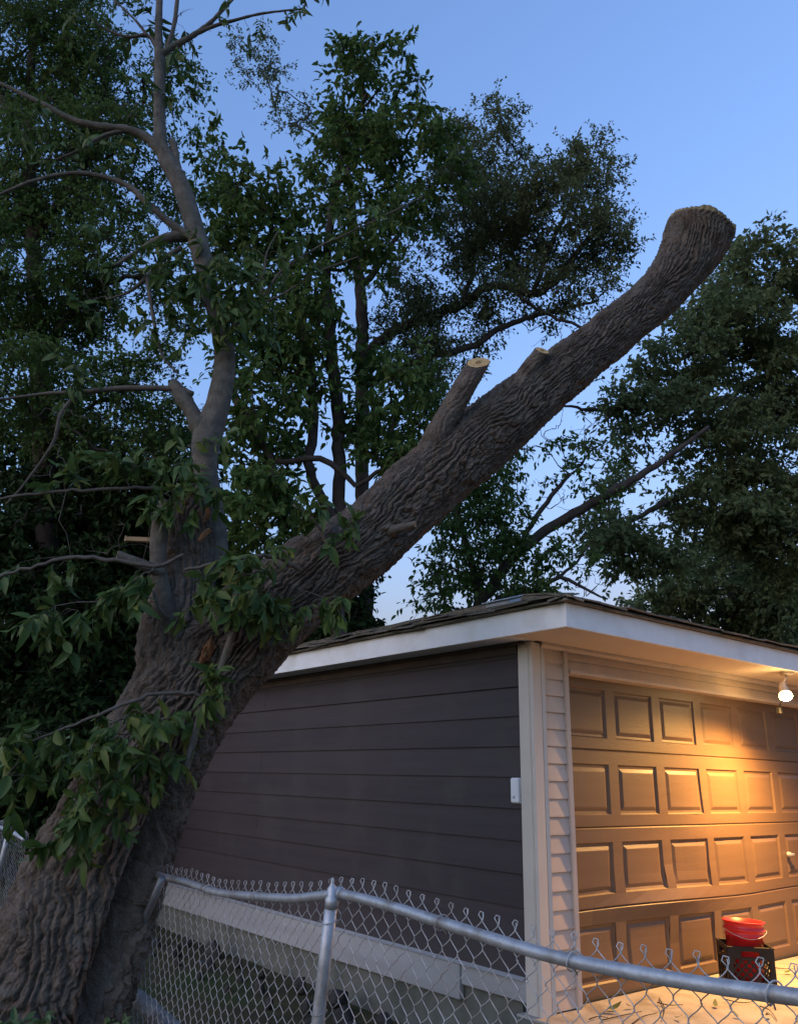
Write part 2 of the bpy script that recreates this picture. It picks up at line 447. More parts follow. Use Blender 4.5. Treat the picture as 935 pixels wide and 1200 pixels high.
# garage door: stiles and rails around raised panels, buckled near the lower left
def dent(x, z):
    d = -0.050 * np.exp(-(((x - 1.42) / 0.85) ** 2) - (((z - 0.53) / 0.10) ** 2))
    d += 0.030 * np.exp(-(((x - 0.6) / 0.5) ** 2) - (((z - 0.40) / 0.25) ** 2))
    d += -0.022 * np.exp(-(((x - 1.95) / 0.22) ** 2) - (((z - 0.95) / 0.3) ** 2))
    d += 0.012 * np.sin(x * 2.1 + 0.7) * np.exp(-((z - 0.3) / 0.6) ** 2)
    return d
def dip(x, z):          # the lower joints sag in the middle
    return 0.018 * np.exp(-(((x - 1.15) / 0.8) ** 2) - (((z - 0.55) / 0.22) ** 2)) - 0.012 * np.exp(-(((x - 2.6) / 0.5) ** 2) - (((z - 0.5) / 0.3) ** 2))
door = bpy.data.objects.new('garage_door', None); link(door, gar); door['label'] = 'brown panelled overhead garage door, buckled near the bottom'
SECT = [(0.0, 0.53), (0.5325, 1.063), (1.0655, 1.595), (1.5975, 2.135)]
DY = 0.055
def door_mesh(name, V, Fs):
    V = np.asarray(V, float).copy()
    V[:, 1] += dent(V[:, 0], V[:, 2]); V[:, 2] += dip(V[:, 0], V[:, 2])
    return obj(name, V, Fs, 'door_brown', door, smooth=False)
COLS = [(0.375 + 0.5905 * k, 0.375 + 0.5905 * k + 0.485) for k in range(8)]
for (z0, z1) in SECT:
    h = z1 - z0
    pz0, pz1 = z0 + 0.155 * h, z0 + 0.815 * h
    # section skin with a hole per panel, rounded tongue at top
    xs = [DL - 0.02]
    for c in COLS: xs += [c[0], c[1]]
    xs += [DR + 0.02]
    xs = np.array(sorted(set(list(np.round(xs, 5)) + [round(0.5 * (c[0] + c[1]), 5) for c in COLS])))
    zs = np.array([z0, z0 + 0.008, pz0, 0.5 * (pz0 + pz1), pz1, z1 - 0.008, z1])
    yo = np.array([0.008, 0, 0, 0, 0, 0, 0.008])
    XX, ZZ = np.meshgrid(xs, zs, indexing='ij'); YY = np.broadcast_to(yo, XX.shape) + DY
    V = np.stack([XX, YY, ZZ], -1).reshape(-1, 3); nz_ = len(zs)
    Q = []
    for ii in range(len(xs) - 1):
        xm = 0.5 * (xs[ii] + xs[ii + 1])
        for jj in range(nz_ - 1):
            zm = 0.5 * (zs[jj] + zs[jj + 1])
            if pz0 < zm < pz1 and any(c[0] < xm < c[1] for c in COLS): continue
            q = ii * nz_ + jj
            Q.append([q, q + nz_, q + nz_ + 1, q + 1])
    nb = len(V); Q = np.array(Q)
    # closed back sheet
    V2 = V.copy(); V2[:, 1] = DY + 0.045
    Qb = []
    for ii in range(len(xs) - 1):
        for jj in range(nz_ - 1):
            q = nb + ii * nz_ + jj; Qb.append([q + 1, q + nz_ + 1, q + nz_, q])
    door_mesh('door_section', np.vstack([V, V2]), np.vstack([Q, np.array(Qb)]))
    for c in COLS:
        # concentric rings: edge, recess step, groove, bevel, raised field
        steps = [(0.0, 0.0), (0.010, 0.013), (0.026, 0.015), (0.052, 0.0035), (0.058, 0.003)]
        V = []; nseg = 4
        for off, dy in steps:
            x0, x1, za_, zb_ = c[0] + off, c[1] - off, pz0 + off, pz1 - off
            ring = []
            for tt in np.arange(nseg) / nseg: ring.append((x0 + (x1 - x0) * tt, za_))
            for tt in np.arange(nseg) / nseg: ring.append((x1, za_ + (zb_ - za_) * tt))
            for tt in np.arange(nseg) / nseg: ring.append((x1 - (x1 - x0) * tt, zb_))
            for tt in np.arange(nseg) / nseg: ring.append((x0, zb_ - (zb_ - za_) * tt))
            V += [(x, DY + dy, z) for x, z in ring]
        M_ = nseg * 4; Q = []
        for r in range(len(steps) - 1):
            for q in range(M_):
                Q.append([r * M_ + q, r * M_ + (q + 1) % M_, (r + 1) * M_ + (q + 1) % M_, (r + 1) * M_ + q])
        # field grid
        off, dy = steps[-1]; x0, x1, za_, zb_ = c[0] + off, c[1] - off, pz0 + off, pz1 - off
        o_ = len(V)
        for u in np.linspace(0, 1, nseg + 1):
            for w in np.linspace(0, 1, nseg + 1): V.append((x0 + (x1 - x0) * u, DY + dy, za_ + (zb_ - za_) * w))
        for u in range(nseg):
            for w in range(nseg):
                q = o_ + u * (nseg + 1) + w; Q.append([q, q + nseg + 1, q + nseg + 2, q + 1])
        door_mesh('raised_panel', V, np.array(Q))
hb = bmesh.new()
bmesh.ops.create_cone(hb, cap_ends=True, segments=14, radius1=0.022, radius2=0.018, depth=0.03, matrix=Matrix.Translation((3.335, 0.038, 0.80)) @ Matrix.Rotation(R_(90), 4, 'X'))
box_bm(3.30, 3.37, 0.008, 0.022, 0.79, 0.81, 0.004, hb)
bm_obj('door_handle', hb, 'grey_metal', door)
prism('weather_strip', [(0.04, -0.010), (0.04, 0.012), (0.085, 0.012), (0.085, -0.010)], 'x', DL, DR, 'cable', gar)

# eaves
ex0, ex1, ey0, ey1 = -OVS, WID + OVS, -OVF, LEN + OVF
sb = bmesh.new()
box_bm(ex0 + 0.02, ex1 - 0.02, ey0 + 0.02, -0.05, SOF, SOF + 0.012, 0, sb)
bm_obj('soffit', sb, 'soffit', gar)
sb = bmesh.new()
box_bm(ex0 + 0.02, -0.001, -0.049, ey1 - 0.02, SOF + 0.0005, SOF + 0.012, 0, sb)
bm_obj('soffit', sb, 'white_paint', gar)
box('soffit', WID, ex1 - 0.02, -0.049, ey1 - 0.02, SOF + 0.0005, SOF + 0.012, 'white_paint', gar, 0)
box('fascia_board', ex0, ex0 + 0.022, ey0, ey1, SOF - 0.006, SOF + FH, 'white_paint', gar, 0.003)
box('fascia_board', ex0 + 0.0225, ex1 - 0.0225, ey0, ey0 + 0.022, SOF - 0.006, SOF + FH - 0.001, 'white_paint', gar, 0.003)
box('fascia_board', ex1 - 0.022, ex1, ey0, ey1, SOF - 0.006, SOF + FH, 'white_paint', gar, 0.003)
box('fascia_board', ex0 + 0.0225, ex1 - 0.0225, ey1 - 0.022, ey1, SOF - 0.006, SOF + FH - 0.001, 'white_paint', gar, 0.003)
# hipped roof
SL = 0.312
rz0 = SOF + FH + 0.002
ox = 0.035
x0, x1, y0, y1 = ex0 - ox, ex1 + ox, ey0 - ox, ey1 + ox
half = (x1 - x0) / 2; hgt = half * SL
ra, rb_ = (x0 + half, y0 + half, rz0 + hgt), (x0 + half, y1 - half, rz0 + hgt)
Vr = [(x0, y0, rz0), (x1, y0, rz0), (x1, y1, rz0), (x0, y1, rz0), ra, rb_, (x0, y0, rz0 + .014), (x1, y0, rz0 + .014), (x1, y1, rz0 + .014), (x0, y1, rz0 + .014), (ra[0], ra[1], ra[2] + .014), (rb_[0], rb_[1], rb_[2] + .014)]
Qr = np.array([[0, 3, 2, 1], [0, 1, 7, 6], [1, 2, 8, 7], [2, 3, 9, 8], [3, 0, 6, 9], [6, 9, 11, 10], [7, 10, 11, 8]])
Tr = np.array([[6, 10, 7], [8, 11, 9]])
roof = obj('roof', Vr, [Qr, Tr], 'shingle', gar, smooth=False)
def shingle_arr(pa, pb, up, w0, w1, lo, hi, th, curl):
    """one tab: pa->pb eave direction points, up: slope unit vector"""
    e = unit(np.asarray(pb) - np.asarray(pa)); nrm = np.cross(e, up)
    if nrm[2] < 0: nrm = -nrm
    V = []
    for (s_, v_, dz) in ((w0, lo, curl), (w1, lo + rng.normal(0, .006), curl * rng.uniform(.2, 1.6)), (w1, hi, 0), (w0, hi, 0)):
        p = np.asarray(pa) + e * s_ + up * v_
        V.append(p + nrm * (dz + 0.001)); V.append(p + nrm * (dz + th))
    Q = [[1, 3, 5, 7], [0, 2, 3, 1], [2, 4, 5, 3], [6, 0, 1, 7], [0, 6, 4, 2]]
    return np.array(V), np.array(Q)
zt = rz0 + 0.0145
planes = [((x0, y1, zt), (x0, y0, zt), unit((1, 0, SL)), y1 - y0), ((x0, y0, zt), (x1, y0, zt), unit((0, 1, SL)), x1 - x0)]
courses = Batch()
slope_len = half * math.hypot(1, SL)
for ip, (pa, pb, up, L_) in enumerate(planes):
    pa = np.array(pa); pb = np.array(pb)
    nco = int(slope_len / 0.145)
    for c in range(nco):
        base_up = c * 0.145
        inset = base_up / math.hypot(1, SL)
        s_ = inset + (0.15 if c % 2 else 0.0)
        while s_ < L_ - inset - 0.05:
            w = min(0.30 + rng.normal(0, .012), L_ - inset - s_)
            lo = base_up - 0.012 + rng.normal(0, .007) - (0.018 if c == 0 else 0)
            V, Q = shingle_arr(pa, pb, up, s_ + 0.003, s_ + w - 0.003, lo, base_up + 0.16, 0.008 + rng.uniform(0, .005), abs(rng.normal(0.004, .008)) + 0.008)
            if c == 0: obj('shingle', V, Q, 'shingle', roof, smooth=False)
            else: courses.add(V, Q)
            s_ += w
so = courses.build('shingle_courses', 'shingle', roof, smooth=False); so['kind'] = 'stuff'
# underlayer of old shingles at the eave: ragged dark starter strip
for ip, (pa, pb, up, L_) in enumerate(planes):
    pa = np.array(pa); e = unit(np.array(pb) - pa); s_ = 0.0
    while s_ < L_ - 0.02:
        w = min(rng.uniform(.18, .5), L_ - s_)
        V, Q = shingle_arr(pa, np.array(pb), up, s_, s_ + w - .004, -0.004 - rng.uniform(0, .014), 0.05, 0.006, -0.012)
        obj('starter_shingle', V, Q, 'shingle', roof, smooth=False)
        s_ += w
# hip caps along the two front hips
for hx, sx in ((x0, 1), (x1, -1)):
    p0 = np.array([hx, y0, zt + .012]); p1 = np.array([ra[0], ra[1], ra[2] + .026]); e = unit(p1 - p0); L_ = np.linalg.norm(p1 - p0)
    side = unit(np.cross(e, [0, 0, 1]))
    s_ = 0.0
    while s_ < L_ - .05:
        q0 = p0 + e * s_; q1 = p0 + e * min(s_ + .22, L_); u = np.array([0, 0, 1]) * (0.012 + rng.uniform(0, .008))
        dn = np.array([0, 0, -0.026])
        V = [q0 + side * .11 + dn, q0 + u, q0 - side * .11 + dn, q1 + side * .11 + dn + [0, 0, .004], q1 + [0, 0, .006], q1 - side * .11 + dn + [0, 0, .004]]
        V += [v - np.array([0, 0, .012]) for v in V]
        Q = np.array([[0, 1, 4, 3], [1, 2, 5, 4], [6, 9, 10, 7], [7, 10, 11, 8], [0, 6, 7, 1], [1, 7, 8, 2], [0, 3, 9, 6], [2, 8, 11, 5]])
        obj('hip_cap', V, Q, 'shingle', roof, smooth=False)
        s_ += .15

# roof vent (low galvanised box with a flange)
Rn = unit(np.array([-SL, 0, 1.0]))
v_pos = np.array([x0 + 0.50, 0.42, rz0 + 0.014 + 0.50 * SL + 0.016])
vent = empty('roof_vent', G(*v_pos), YAW, label='low grey metal vent on the garage roof slope near the eave', cat='vent')
vb = bmesh.new(); box_bm(-0.11, 0.11, -0.17, 0.17, 0.0, 0.004, 0, vb)
o = bm_obj('flange', vb, 'grey_metal', vent); o.rotation_euler = (0, -math.atan(SL), 0)
vb = bmesh.new(); box_bm(-0.07, 0.07, -0.13, 0.13, 0.005, 0.045, 0.010, vb)
o = bm_obj('vent_body', vb, 'grey_metal', vent); o.rotation_euler = (0, -math.atan(SL), 0)
vb = bmesh.new(); box_bm(-0.085, 0.085, -0.15, 0.15, 0.046, 0.056, 0.004, vb)
o = bm_obj('vent_hood', vb, 'grey_metal', vent); o.rotation_euler = (0, -math.atan(SL), 0)

# sensor on the side wall
sen = empty('wall_sensor', G(-0.024, 0.152, 1.225), YAW, label='small white plastic box mounted on the dark siding beside the corner post', cat='sensor')
box('cover', -0.026, -0.003, -0.036, 0.036, 0.0, 0.160, 'white_plastic', sen, 0.008)
box('back_plate', -0.003, 0.006, -0.038, 0.038, -0.002, 0.162, 'white_plastic', sen, 0.001)
box('button', -0.0285, -0.0262, -0.012, 0.012, 0.028, 0.046, 'grey_metal', sen, 0.001)

# ------------------------------------------------------------------ lit flood lamp over the door
LA = -0.49
lp = on_plane(921, 818, G(0, LA, 0), A_)
lb = (lp - GC) @ B_; lz = lp[2]
lamp = empty('flood_lamp', G(lb + 0.10, LA + 0.02, SOF), YAW, label='lit flood lamp glowing yellow under the soffit above the garage door', cat='lamp')
def lathe(name, prof, M_, material, parent, seg=20, smooth=True):
    b = bmesh.new(); rings = []
    for r, z in prof:
        rings.append([b.verts.new(M_ @ Vector((r * math.cos(2 * math.pi * k / seg), r * math.sin(2 * math.pi * k / seg), z))) for k in range(seg)])
    for p, q in zip(rings, rings[1:]):
        for k in range(seg): b.faces.new((p[k], p[(k + 1) % seg], q[(k + 1) % seg], q[k]))
    b.faces.new(rings[0][::-1]); b.faces.new(rings[-1])
    bmesh.ops.recalc_face_normals(b, faces=b.faces[:])
    return bm_obj(name, b, material, parent, smooth)
def align(p, d):
    return Matrix.Translation(Vector(p)) @ Vector(d).to_track_quat('Z', 'Y').to_matrix().to_4x4()
lathe('base_plate', [(0.058, 0.001), (0.058, 0.012), (0.05, 0.024), (0.02, 0.028)], align((0, 0, 0), (0, 0, -1)), 'lamp_enamel', lamp)
bl = np.array([-0.10, -0.02, lz - SOF])       # bulb centre, lamp-local
dirb = unit(np.array([-0.30, -0.30, -0.80]))
hd = bl - dirb * 0.02
arm_v = hd - dirb * .1 - np.array([0, 0, -.02])
lathe('lamp_arm', [(0.012, 0), (0.012, float(np.linalg.norm(arm_v)))], align((0, 0, -.02), arm_v), 'lamp_enamel', lamp, 10)
lathe('lamp_head', [(0.018, -0.125), (0.032, -0.115), (0.036, -0.06), (0.048, -0.03), (0.049, -0.02), (0.042, -0.02), (0.03, -0.05)], align(hd, dirb), 'lamp_enamel', lamp)
lathe('bulb', [(0.028, -0.045), (0.050, -0.004), (0.051, 0.008), (0.042, 0.022), (0.022, 0.031), (0.004, 0.034)], align(hd, dirb), 'bulb', lamp)
dp = on_plane(882, 846, G(0, 0.055, 0), A_); dpl = np.array([(dp - GC) @ B_ - (lb + 0.10), (dp - GC) @ A_ - (LA + 0.02), dp[2] - SOF])
lpos = bl + dirb * 0.075
sp_ = lpos * 0.74 + dpl * 0.26  # on the line from the bulb to the shadowed spot on the door
lathe('shadow_block_arm', [(0.006, 0), (0.006, float(np.linalg.norm(sp_ - [0, 0, -.02])))], align((0, 0, -.02), sp_ - np.array([0, 0, -.02])), 'black_plastic', lamp, 10)  # added arm holding the shadow-casting block
sh_ = bmesh.new(); box_bm(-0.022, 0.022, -0.022, 0.022, -0.032, 0.022, 0.007, sh_)
o = bm_obj('shadow_block', sh_, 'black_plastic', lamp); o.location = sp_  # block added beside the bulb to cast the shadow on the door
pl = bpy.data.lights.new('lamp_light', 'SPOT'); pl.energy = 22.0; pl.color = (1.0, 0.50, 0.125); pl.shadow_soft_size = 0.06; pl.spot_size = R_(168); pl.spot_blend = 1.0
plo = bpy.data.objects.new('lamp_light', pl); link(plo, lamp); plo.location = lpos; plo.rotation_euler = Vector((0.14, 0.10, 1.0)).to_track_quat('Z', 'Y').to_euler()

# ------------------------------------------------------------------ milk crate and bucket on the driveway
cb, ca, cs, ch = 2.02, -0.42, 0.310, 0.262
cpos = on_plane(876, 1154, G(0, 0, 0), np.array([0, 0, 1.0])); cpos[2] = 0.004
crz = R_(-8)
crate = empty('milk_crate', cpos, crz, label='black plastic milk crate with lattice sides standing before the garage door', cat='crate')
hs = cs / 2
cbm = bmesh.new()
def lattice(bm, M4):
    """one crate side in local (u,w): frame and diagonal lattice bars"""
    def bar(u0, w0, u1, w1, hw, t0, t1):
        d = unit(np.array([u1 - u0, w1 - w0])); nn = np.array([-d[1], d[0]]) * hw
        pts = [(u0 + nn[0], w0 + nn[1]), (u1 + nn[0], w1 + nn[1]), (u1 - nn[0], w1 - nn[1]), (u0 - nn[0], w0 - nn[1])]
        lo = [bm.verts.new(M4 @ Vector((p[0], t0, p[1]))) for p in pts]; hi = [bm.verts.new(M4 @ Vector((p[0], t1, p[1]))) for p in pts]
        bm.faces.new(lo); bm.faces.new(hi[::-1])
        for q in range(4): bm.faces.new((lo[q], hi[q], hi[(q + 1) % 4], lo[(q + 1) % 4]))
    bar(-hs, 0.022, hs, 0.022, 0.022, -0.008, 0.008)
    bar(-hs, ch - 0.035, -0.065, ch - 0.035, 0.034, -0.008, 0.008); bar(0.065, ch - 0.035, hs, ch - 0.035, 0.034, -0.008, 0.008)
    bar(-0.064, ch - 0.013, 0.064, ch - 0.013, 0.012, -0.0079, 0.0079); bar(-0.064, ch - 0.072, 0.064, ch - 0.072, 0.010, -0.0078, 0.0078)
    bar(-hs + 0.016, 0.04, -hs + 0.016, ch - 0.07, 0.015, -0.0077, 0.0077); bar(hs - 0.016, 0.04, hs - 0.016, ch - 0.07, 0.015, -0.0077, 0.0077)
    z0, z1 = 0.04, ch - 0.066; hgt_ = z1 - z0; step = 0.055
    u = -hs - hgt_
    while u < hs:
        for sgn, tt in ((1, -0.004), (-1, 0.0)):
            a0, a1 = (u, u + hgt_); 
            za, zb = (z0, z1) if sgn > 0 else (z1, z0)
            c0, c1 = max(a0, -hs + .02), min(a1, hs - .02)
            if c1 - c0 > 0.01:
                f0, f1 = (c0 - a0) / hgt_, (c1 - a0) / hgt_
                bar(c0, za + (zb - za) * f0, c1, za + (zb - za) * f1, 0.0065, tt, tt + 0.004)
        u += step
for k, nm in enumerate(('side', 'side', 'side', 'side')):
    sbm = bmesh.new()
    lattice(sbm, Matrix.Rotation(k * math.pi / 2, 4, 'Z') @ Matrix.Translation((0, -hs, 0)))
    bmesh.ops.recalc_face_normals(sbm, faces=sbm.faces[:])
    bm_obj('lattice_side', sbm, 'black_plastic', crate)
box('crate_floor', -hs + .009, hs - .009, -hs + .009, hs - .009, 0.0, 0.012, 'black_plastic', crate, 0)
rb = bmesh.new()
for k in range(4):
    me_ = bpy.data.meshes.new('t'); bb = box_bm(-hs - .006, hs + .006 - .024, -hs - .012, -hs + .010, ch - .008, ch + .006, 0.003); bb.transform(Matrix.Rotation(k * math.pi / 2, 4, 'Z')); bb.to_mesh(me_); bb.free(); rb.from_mesh(me_)
bm_obj('rim', rb, 'black_plastic', crate)
buck = empty('bucket', cpos + np.array([0, 0, 0.0125]), crz, label='open red plastic bucket standing inside the black crate', cat='bucket')
rr = 0.138; bh = 0.405
tilt = Matrix.Rotation(R_(2.0), 4, 'Y') @ Matrix.Rotation(R_(-1.0), 4, 'X')
lathe('body', [(0.118, 0.0), (0.121, 0.004), (rr - .006, bh - .10), (rr, bh - .10), (rr, bh - .088), (rr - .004, bh - .086), (rr - .004, bh - .062), (rr + .008, bh - .06), (rr + .008, bh - .05), (rr - .002, bh - .046), (rr + .001, bh - .012), (rr + .010, bh - .010), (rr + .010, bh), (rr - .004, bh), (rr - .009, bh - .10), (0.114, 0.006), (0.002, 0.006)], tilt, 'red_plastic', buck, 40)
hp = [tilt @ Vector((math.cos(a_) * (rr + .016), math.sin(a_) * (rr + .016) * 1.0, bh - .055 - 0.05 * math.sin(a_) ** 2)) for a_ in np.linspace(math.pi, 2 * math.pi, 24)]
V, Q, T_ = tube_arrays(np.array([list(p) for p in hp]), np.full(24, .0022), 6)
obj('bail_handle', V, [Q, T_], 'grey_metal', buck)

# ------------------------------------------------------------------ chain link fence
FA = np.array([0.738, 1.66, 0]); FD = unit(P(398, 1047, 3.0) * [1, 1, 0] - FA); FN = np.array([-FD[1], FD[0], 0.0])   # FN points away from / toward garage
if FN @ (GC - FA) < 0: FN = -FN
def fence_pt(px, py):
    p = on_plane(px, py, FA, FN); return (p - FA) @ FD, p[2]
rail_px = [(1015, 1180), (930, 1167.5), (880, 1162), (800, 1150), (743, 1140), (672, 1127), (624, 1115), (560, 1095), (523, 1083), (465, 1064), (430, 1054), (398, 1047), (372, 1050), (348, 1053), (320, 1052), (294, 1050), (268, 1048), (250, 1045), (230, 1038), (217, 1033), (198, 1029), (175, 1022)]
rs = np.array([fence_pt(*p) for p in rail_px]); rs = np.vstack([[rs[0, 0] - 1.1, rs[0, 1] + 0.02], rs])
def railz(s): return np.interp(s, rs[:, 0], rs[:, 1])
S_POST = fence_pt(398, 1047)[0]; S_L = fence_pt(196, 1029)[0]
fbase = FA + FD * S_POST; fbase[2] = GZ
fence = empty('chain_link_fence', fbase, 0, label='bent galvanised chain link fence running from the leaning trunk past the garage corner', cat='fence')
def FP(s, z, off=0.0): return FA + FD * s + FN * off + np.array([0, 0, z])
# top rail in two pipes meeting at the post
for (sa, sb_) in ((rs[0, 0], S_POST - 0.012), (S_POST + 0.012, rs[-1, 0])):
    ss = np.linspace(sa, sb_, 100); zz = railz(ss)
    kern = np.ones(7) / 7; zz2 = np.convolve(np.pad(zz, 3, mode='edge'), kern, 'valid')
    pts = np.array([FP(s, z) for s, z in zip(ss, zz2)])
    V, Q, T_ = tube_arrays(pts, np.full(100, 0.0156) * (1 + 0.012 * rng.normal(size=100)), 16)
    obj('top_rail', V, [Q, T_], 'galvanised', fence, fbase)
# lean of the mesh grows towards the tree
def lean(s):
    return np.interp(s, [-0.4, 0.5 * S_POST, S_POST, S_L], [0.0, 0.05, 0.15, 0.45])
ptop = FP(S_POST, railz(S_POST) - 0.02, -0.028); lz_ = lean(S_POST)
def post_pt(z): return FP(S_POST + lz_ * (railz(S_POST) - z) , z, -0.028)
zt_ = railz(S_POST)
V, Q, T_ = tube_arrays(np.array([post_pt(z) for z in np.linspace(GZ - 0.2, zt_ - 0.02, 8)]), np.full(8, 0.0212), 18)
obj('post', V, [Q, T_], 'galvanised', fence, fbase)
# loop cap
top = post_pt(zt_ - 0.02)
lathe('post_cap', [(0.0226, -0.025), (0.0226, 0.006), (0.017, 0.012), (0.017, 0.036), (0.011, 0.044), (0.005, 0.052), (0.007, 0.058), (0.004, 0.068), (0.001, 0.071)], Matrix.Translation(Vector(top - fbase)), 'galvanised', fence)
V, Q, T_ = tube_arrays(np.array([FP(S_POST + s, zt_ + 0.001, -0.002) for s in (-0.014, 0.014)]), np.array([0.0205, 0.0205]), 16)
obj('loop_band', V, [Q, T_], 'galvanised', fence, fbase)
for zz_ in (zt_ - 0.085, zt_ - 0.36, zt_ - 0.62):
    c_ = post_pt(zz_); a_ = np.linspace(0, 2 * np.pi, 15)
    pts = np.array([c_ + FD * 0.026 * math.cos(q) + FN * 0.026 * math.sin(q) + np.array([0, 0, 0.006 * math.sin(q)]) for q in a_] + [c_ + FN * .03 + FD * .05, c_ + FN * .03 + FD * .052])
    V, Q, T_ = tube_arrays(pts, np.full(len(pts), .0016), 5); obj('tie_wire', V, [Q, T_], 'wire', fence, fbase)
# pushed-over post beside the trunk
def lpost(z): 
    a_, b_2 = np.array(fence_pt(197, 1030)), np.array(fence_pt(128, 1192)); f_ = (a_[1] - z) / (a_[1] - b_2[1])
    return FP(a_[0] + (b_2[0] - a_[0]) * f_, z, -0.03)
V, Q, T_ = tube_arrays(np.array([lpost(z) for z in np.linspace(0.30, railz(S_L) - .0, 6)]), np.full(6, 0.019), 14)
obj('pushed_post', V, [Q, T_], 'dark_pipe', fence, fbase)
# woven wires
DW, DHH, MESH_H, WR = 0.0345, 0.072, 1.02, 0.00135
def weave(s0, k, zfun, lfun, top_over=0.030, s_clip=None):
    """one zig-zag wire of the fabric"""
    pts = []
    nst = int(MESH_H / (DHH / 2))
    ph = 1 if k % 2 == 0 else -1
    for j_ in range(nst + 1):
        sgn = ph if j_ % 2 == 0 else -ph
        front = sgn * 0.0034
        dz = j_ * DHH / 2
        wob = 0.006 * math.sin(3.1 * s0 + 1.7 * dz * 9) + 0.003 * math.sin(11 * s0 + dz * 31)
        pts.append((sgn * (DW / 2 + 0.0012) + wob, -dz, 0.0))
        if j_ < nst:
            for q in (0.10, 0.27, 0.42, 0.58, 0.73, 0.90):
                w_ = sgn * (DW / 2) * math.cos(math.pi * q) + wob
                pts.append((w_, -dz - q * DHH / 2, front * min(1.0, 4 * min(q, 1 - q))))
    head = []
    if ph > 0:     # knuckle: narrow loop over the crossing
        q = pts[0]
        head = [(q[0] - 0.004, 0.006, -0.004), (q[0] + 0.007, 0.020, -0.004), (q[0] + 0.004, 0.031, 0.0), (q[0] - 0.005, 0.028, 0.004), (q[0] - 0.004, 0.014, 0.004), (q[0] + 0.002, 0.003, 0.002)]
        jx, jz = rng.normal(0, .003), rng.normal(0, .003)
        head = [(h[0] + jx * h[1] / .03, h[1] * .72 + jz, h[2]) for h in head]
    else:
        q = pts[0]
        head = [(q[0] + 0.003, 0.016, 0.004), (q[0] + 0.001, 0.006, 0.003)]
    out = []
    for (ds, dz, off) in head + pts:
        s_ = s0 + ds
        zt2 = zfun(s_) + top_over
        out.append(FP(s_ + lfun(s_) * max(0, -dz), zt2 + dz - 0.0, off + 0.028))
    return np.array(out)
k = 0; s_ = rs[0, 0] + 0.05
while s_ < S_L + 0.10:
    pts = weave(s_, k, railz, lean)
    V, Q, T_ = tube_arrays(pts, np.full(len(pts), WR), 5)
    obj('mesh_wire', V, [Q, T_], 'wire', fence, fbase)
    s_ += DW; k += 1
# tie wires on the rail
for px_ in (905, 675, 520, 300, 240):
    s0 = fence_pt(px_, 1100)[0]; z0 = railz(s0); a_ = np.linspace(-0.6, 2 * np.pi - 1.0, 18)
    pts = np.array([FP(s0 + .004 * q, z0 + .0215 * math.sin(q), .0215 * math.cos(q)) for q in a_] + [FP(s0 + .03, z0 - .034, .03)])
    V, Q, T_ = tube_arrays(pts, np.full(len(pts), .0018), 5); obj('tie_wire', V, [Q, T_], 'wire', fence, fbase)

# the run on the other side of the trunk
S2a, z2a = fence_pt(15, 975); S2b = S2a + 2.2
f2b = FA + FD * S2a; f2b[2] = GZ
fence2 = empty('chain_link_fence', f2b, 0, label='short run of chain link fence continuing beyond the leaning trunk', cat='fence')
def rail2(s): return np.interp(s, [S2a - 0.8, S2a, S2b], [z2a - 0.035, z2a, z2a + 0.02])
def lean2(s): return 0.40 + 0 * s
ss = np.linspace(S2a - 0.55, S2b, 20)
V, Q, T_ = tube_arrays(np.array([FP(s, rail2(s)) for s in ss]), np.full(20, .0195), 12); obj('top_rail', V, [Q, T_], 'galvanised', fence2, f2b)
V, Q, T_ = tube_arrays(np.array([FP(S2a + .45 * (z2a - z), z, -.028) for z in np.linspace(GZ - .2, z2a - .02, 6)]), np.full(6, .0235), 14); obj('post', V, [Q, T_], 'galvanised', fence2, f2b)
lathe('post_cap', [(0.0255, -0.03), (0.0255, 0.008), (0.020, 0.040), (0.013, 0.050), (0.006, 0.062), (0.008, 0.070), (0.001, 0.088)], Matrix.Translation(Vector(FP(S2a, z2a - .02, -.028) - f2b)), 'galvanised', fence2)
s_ = S2a - 0.55; k = 0
while s_ < S2b:
    pts = weave(s_, k, rail2, lean2, 0.03)
    V, Q, T_ = tube_arrays(pts, np.full(len(pts), WR), 4); obj('mesh_wire', V, [Q, T_], 'wire', fence2, f2b)
    s_ += DW; k += 1


# ------------------------------------------------------------------ leaves
def leaf_verts(kind):
    """unit leaf along +X, face +Z"""
    if kind == 0:      # far: folded diamond
        return np.array([(0, 0, 0), (0.45, 0.5, 0.10), (1, 0, -0.10), (0.45, -0.5, 0.10)]), np.array([[0, 2, 1], [0, 3, 2]])
    if kind == 1:      # middle: pointed oval, six edge points
        return np.array([(0, 0, 0), (0.28, 0.46, 0.09), (0.65, 0.36, 0.04), (1, 0, -0.16), (0.65, -0.36, 0.04), (0.28, -0.46, 0.09), (0.5, 0, -0.03)]), np.array([[0, 6, 1], [1, 6, 2], [2, 6, 3], [3, 6, 4], [4, 6, 5], [5, 6, 0]])

def leaf_cloud(pos, dirs, nrm, ln, wd, kind=0):
    LV, LF = leaf_verts(kind)
    X = unit(dirs); Z = unit(nrm - X * np.sum(nrm * X, 1, keepdims=True)); Y = np.cross(Z, X)
    V = pos[:, None, :] + ln[:, None, None] * LV[None, :, 0:1] * X[:, None, :] + wd[:, None, None] * LV[None, :, 1:2] * Y[:, None, :] + ln[:, None, None] * LV[None, :, 2:3] * Z[:, None, :]
    Fa = LF[None] + (np.arange(len(pos)) * len(LV))[:, None, None]
    return V.reshape(-1, 3), Fa.reshape(-1, 3)

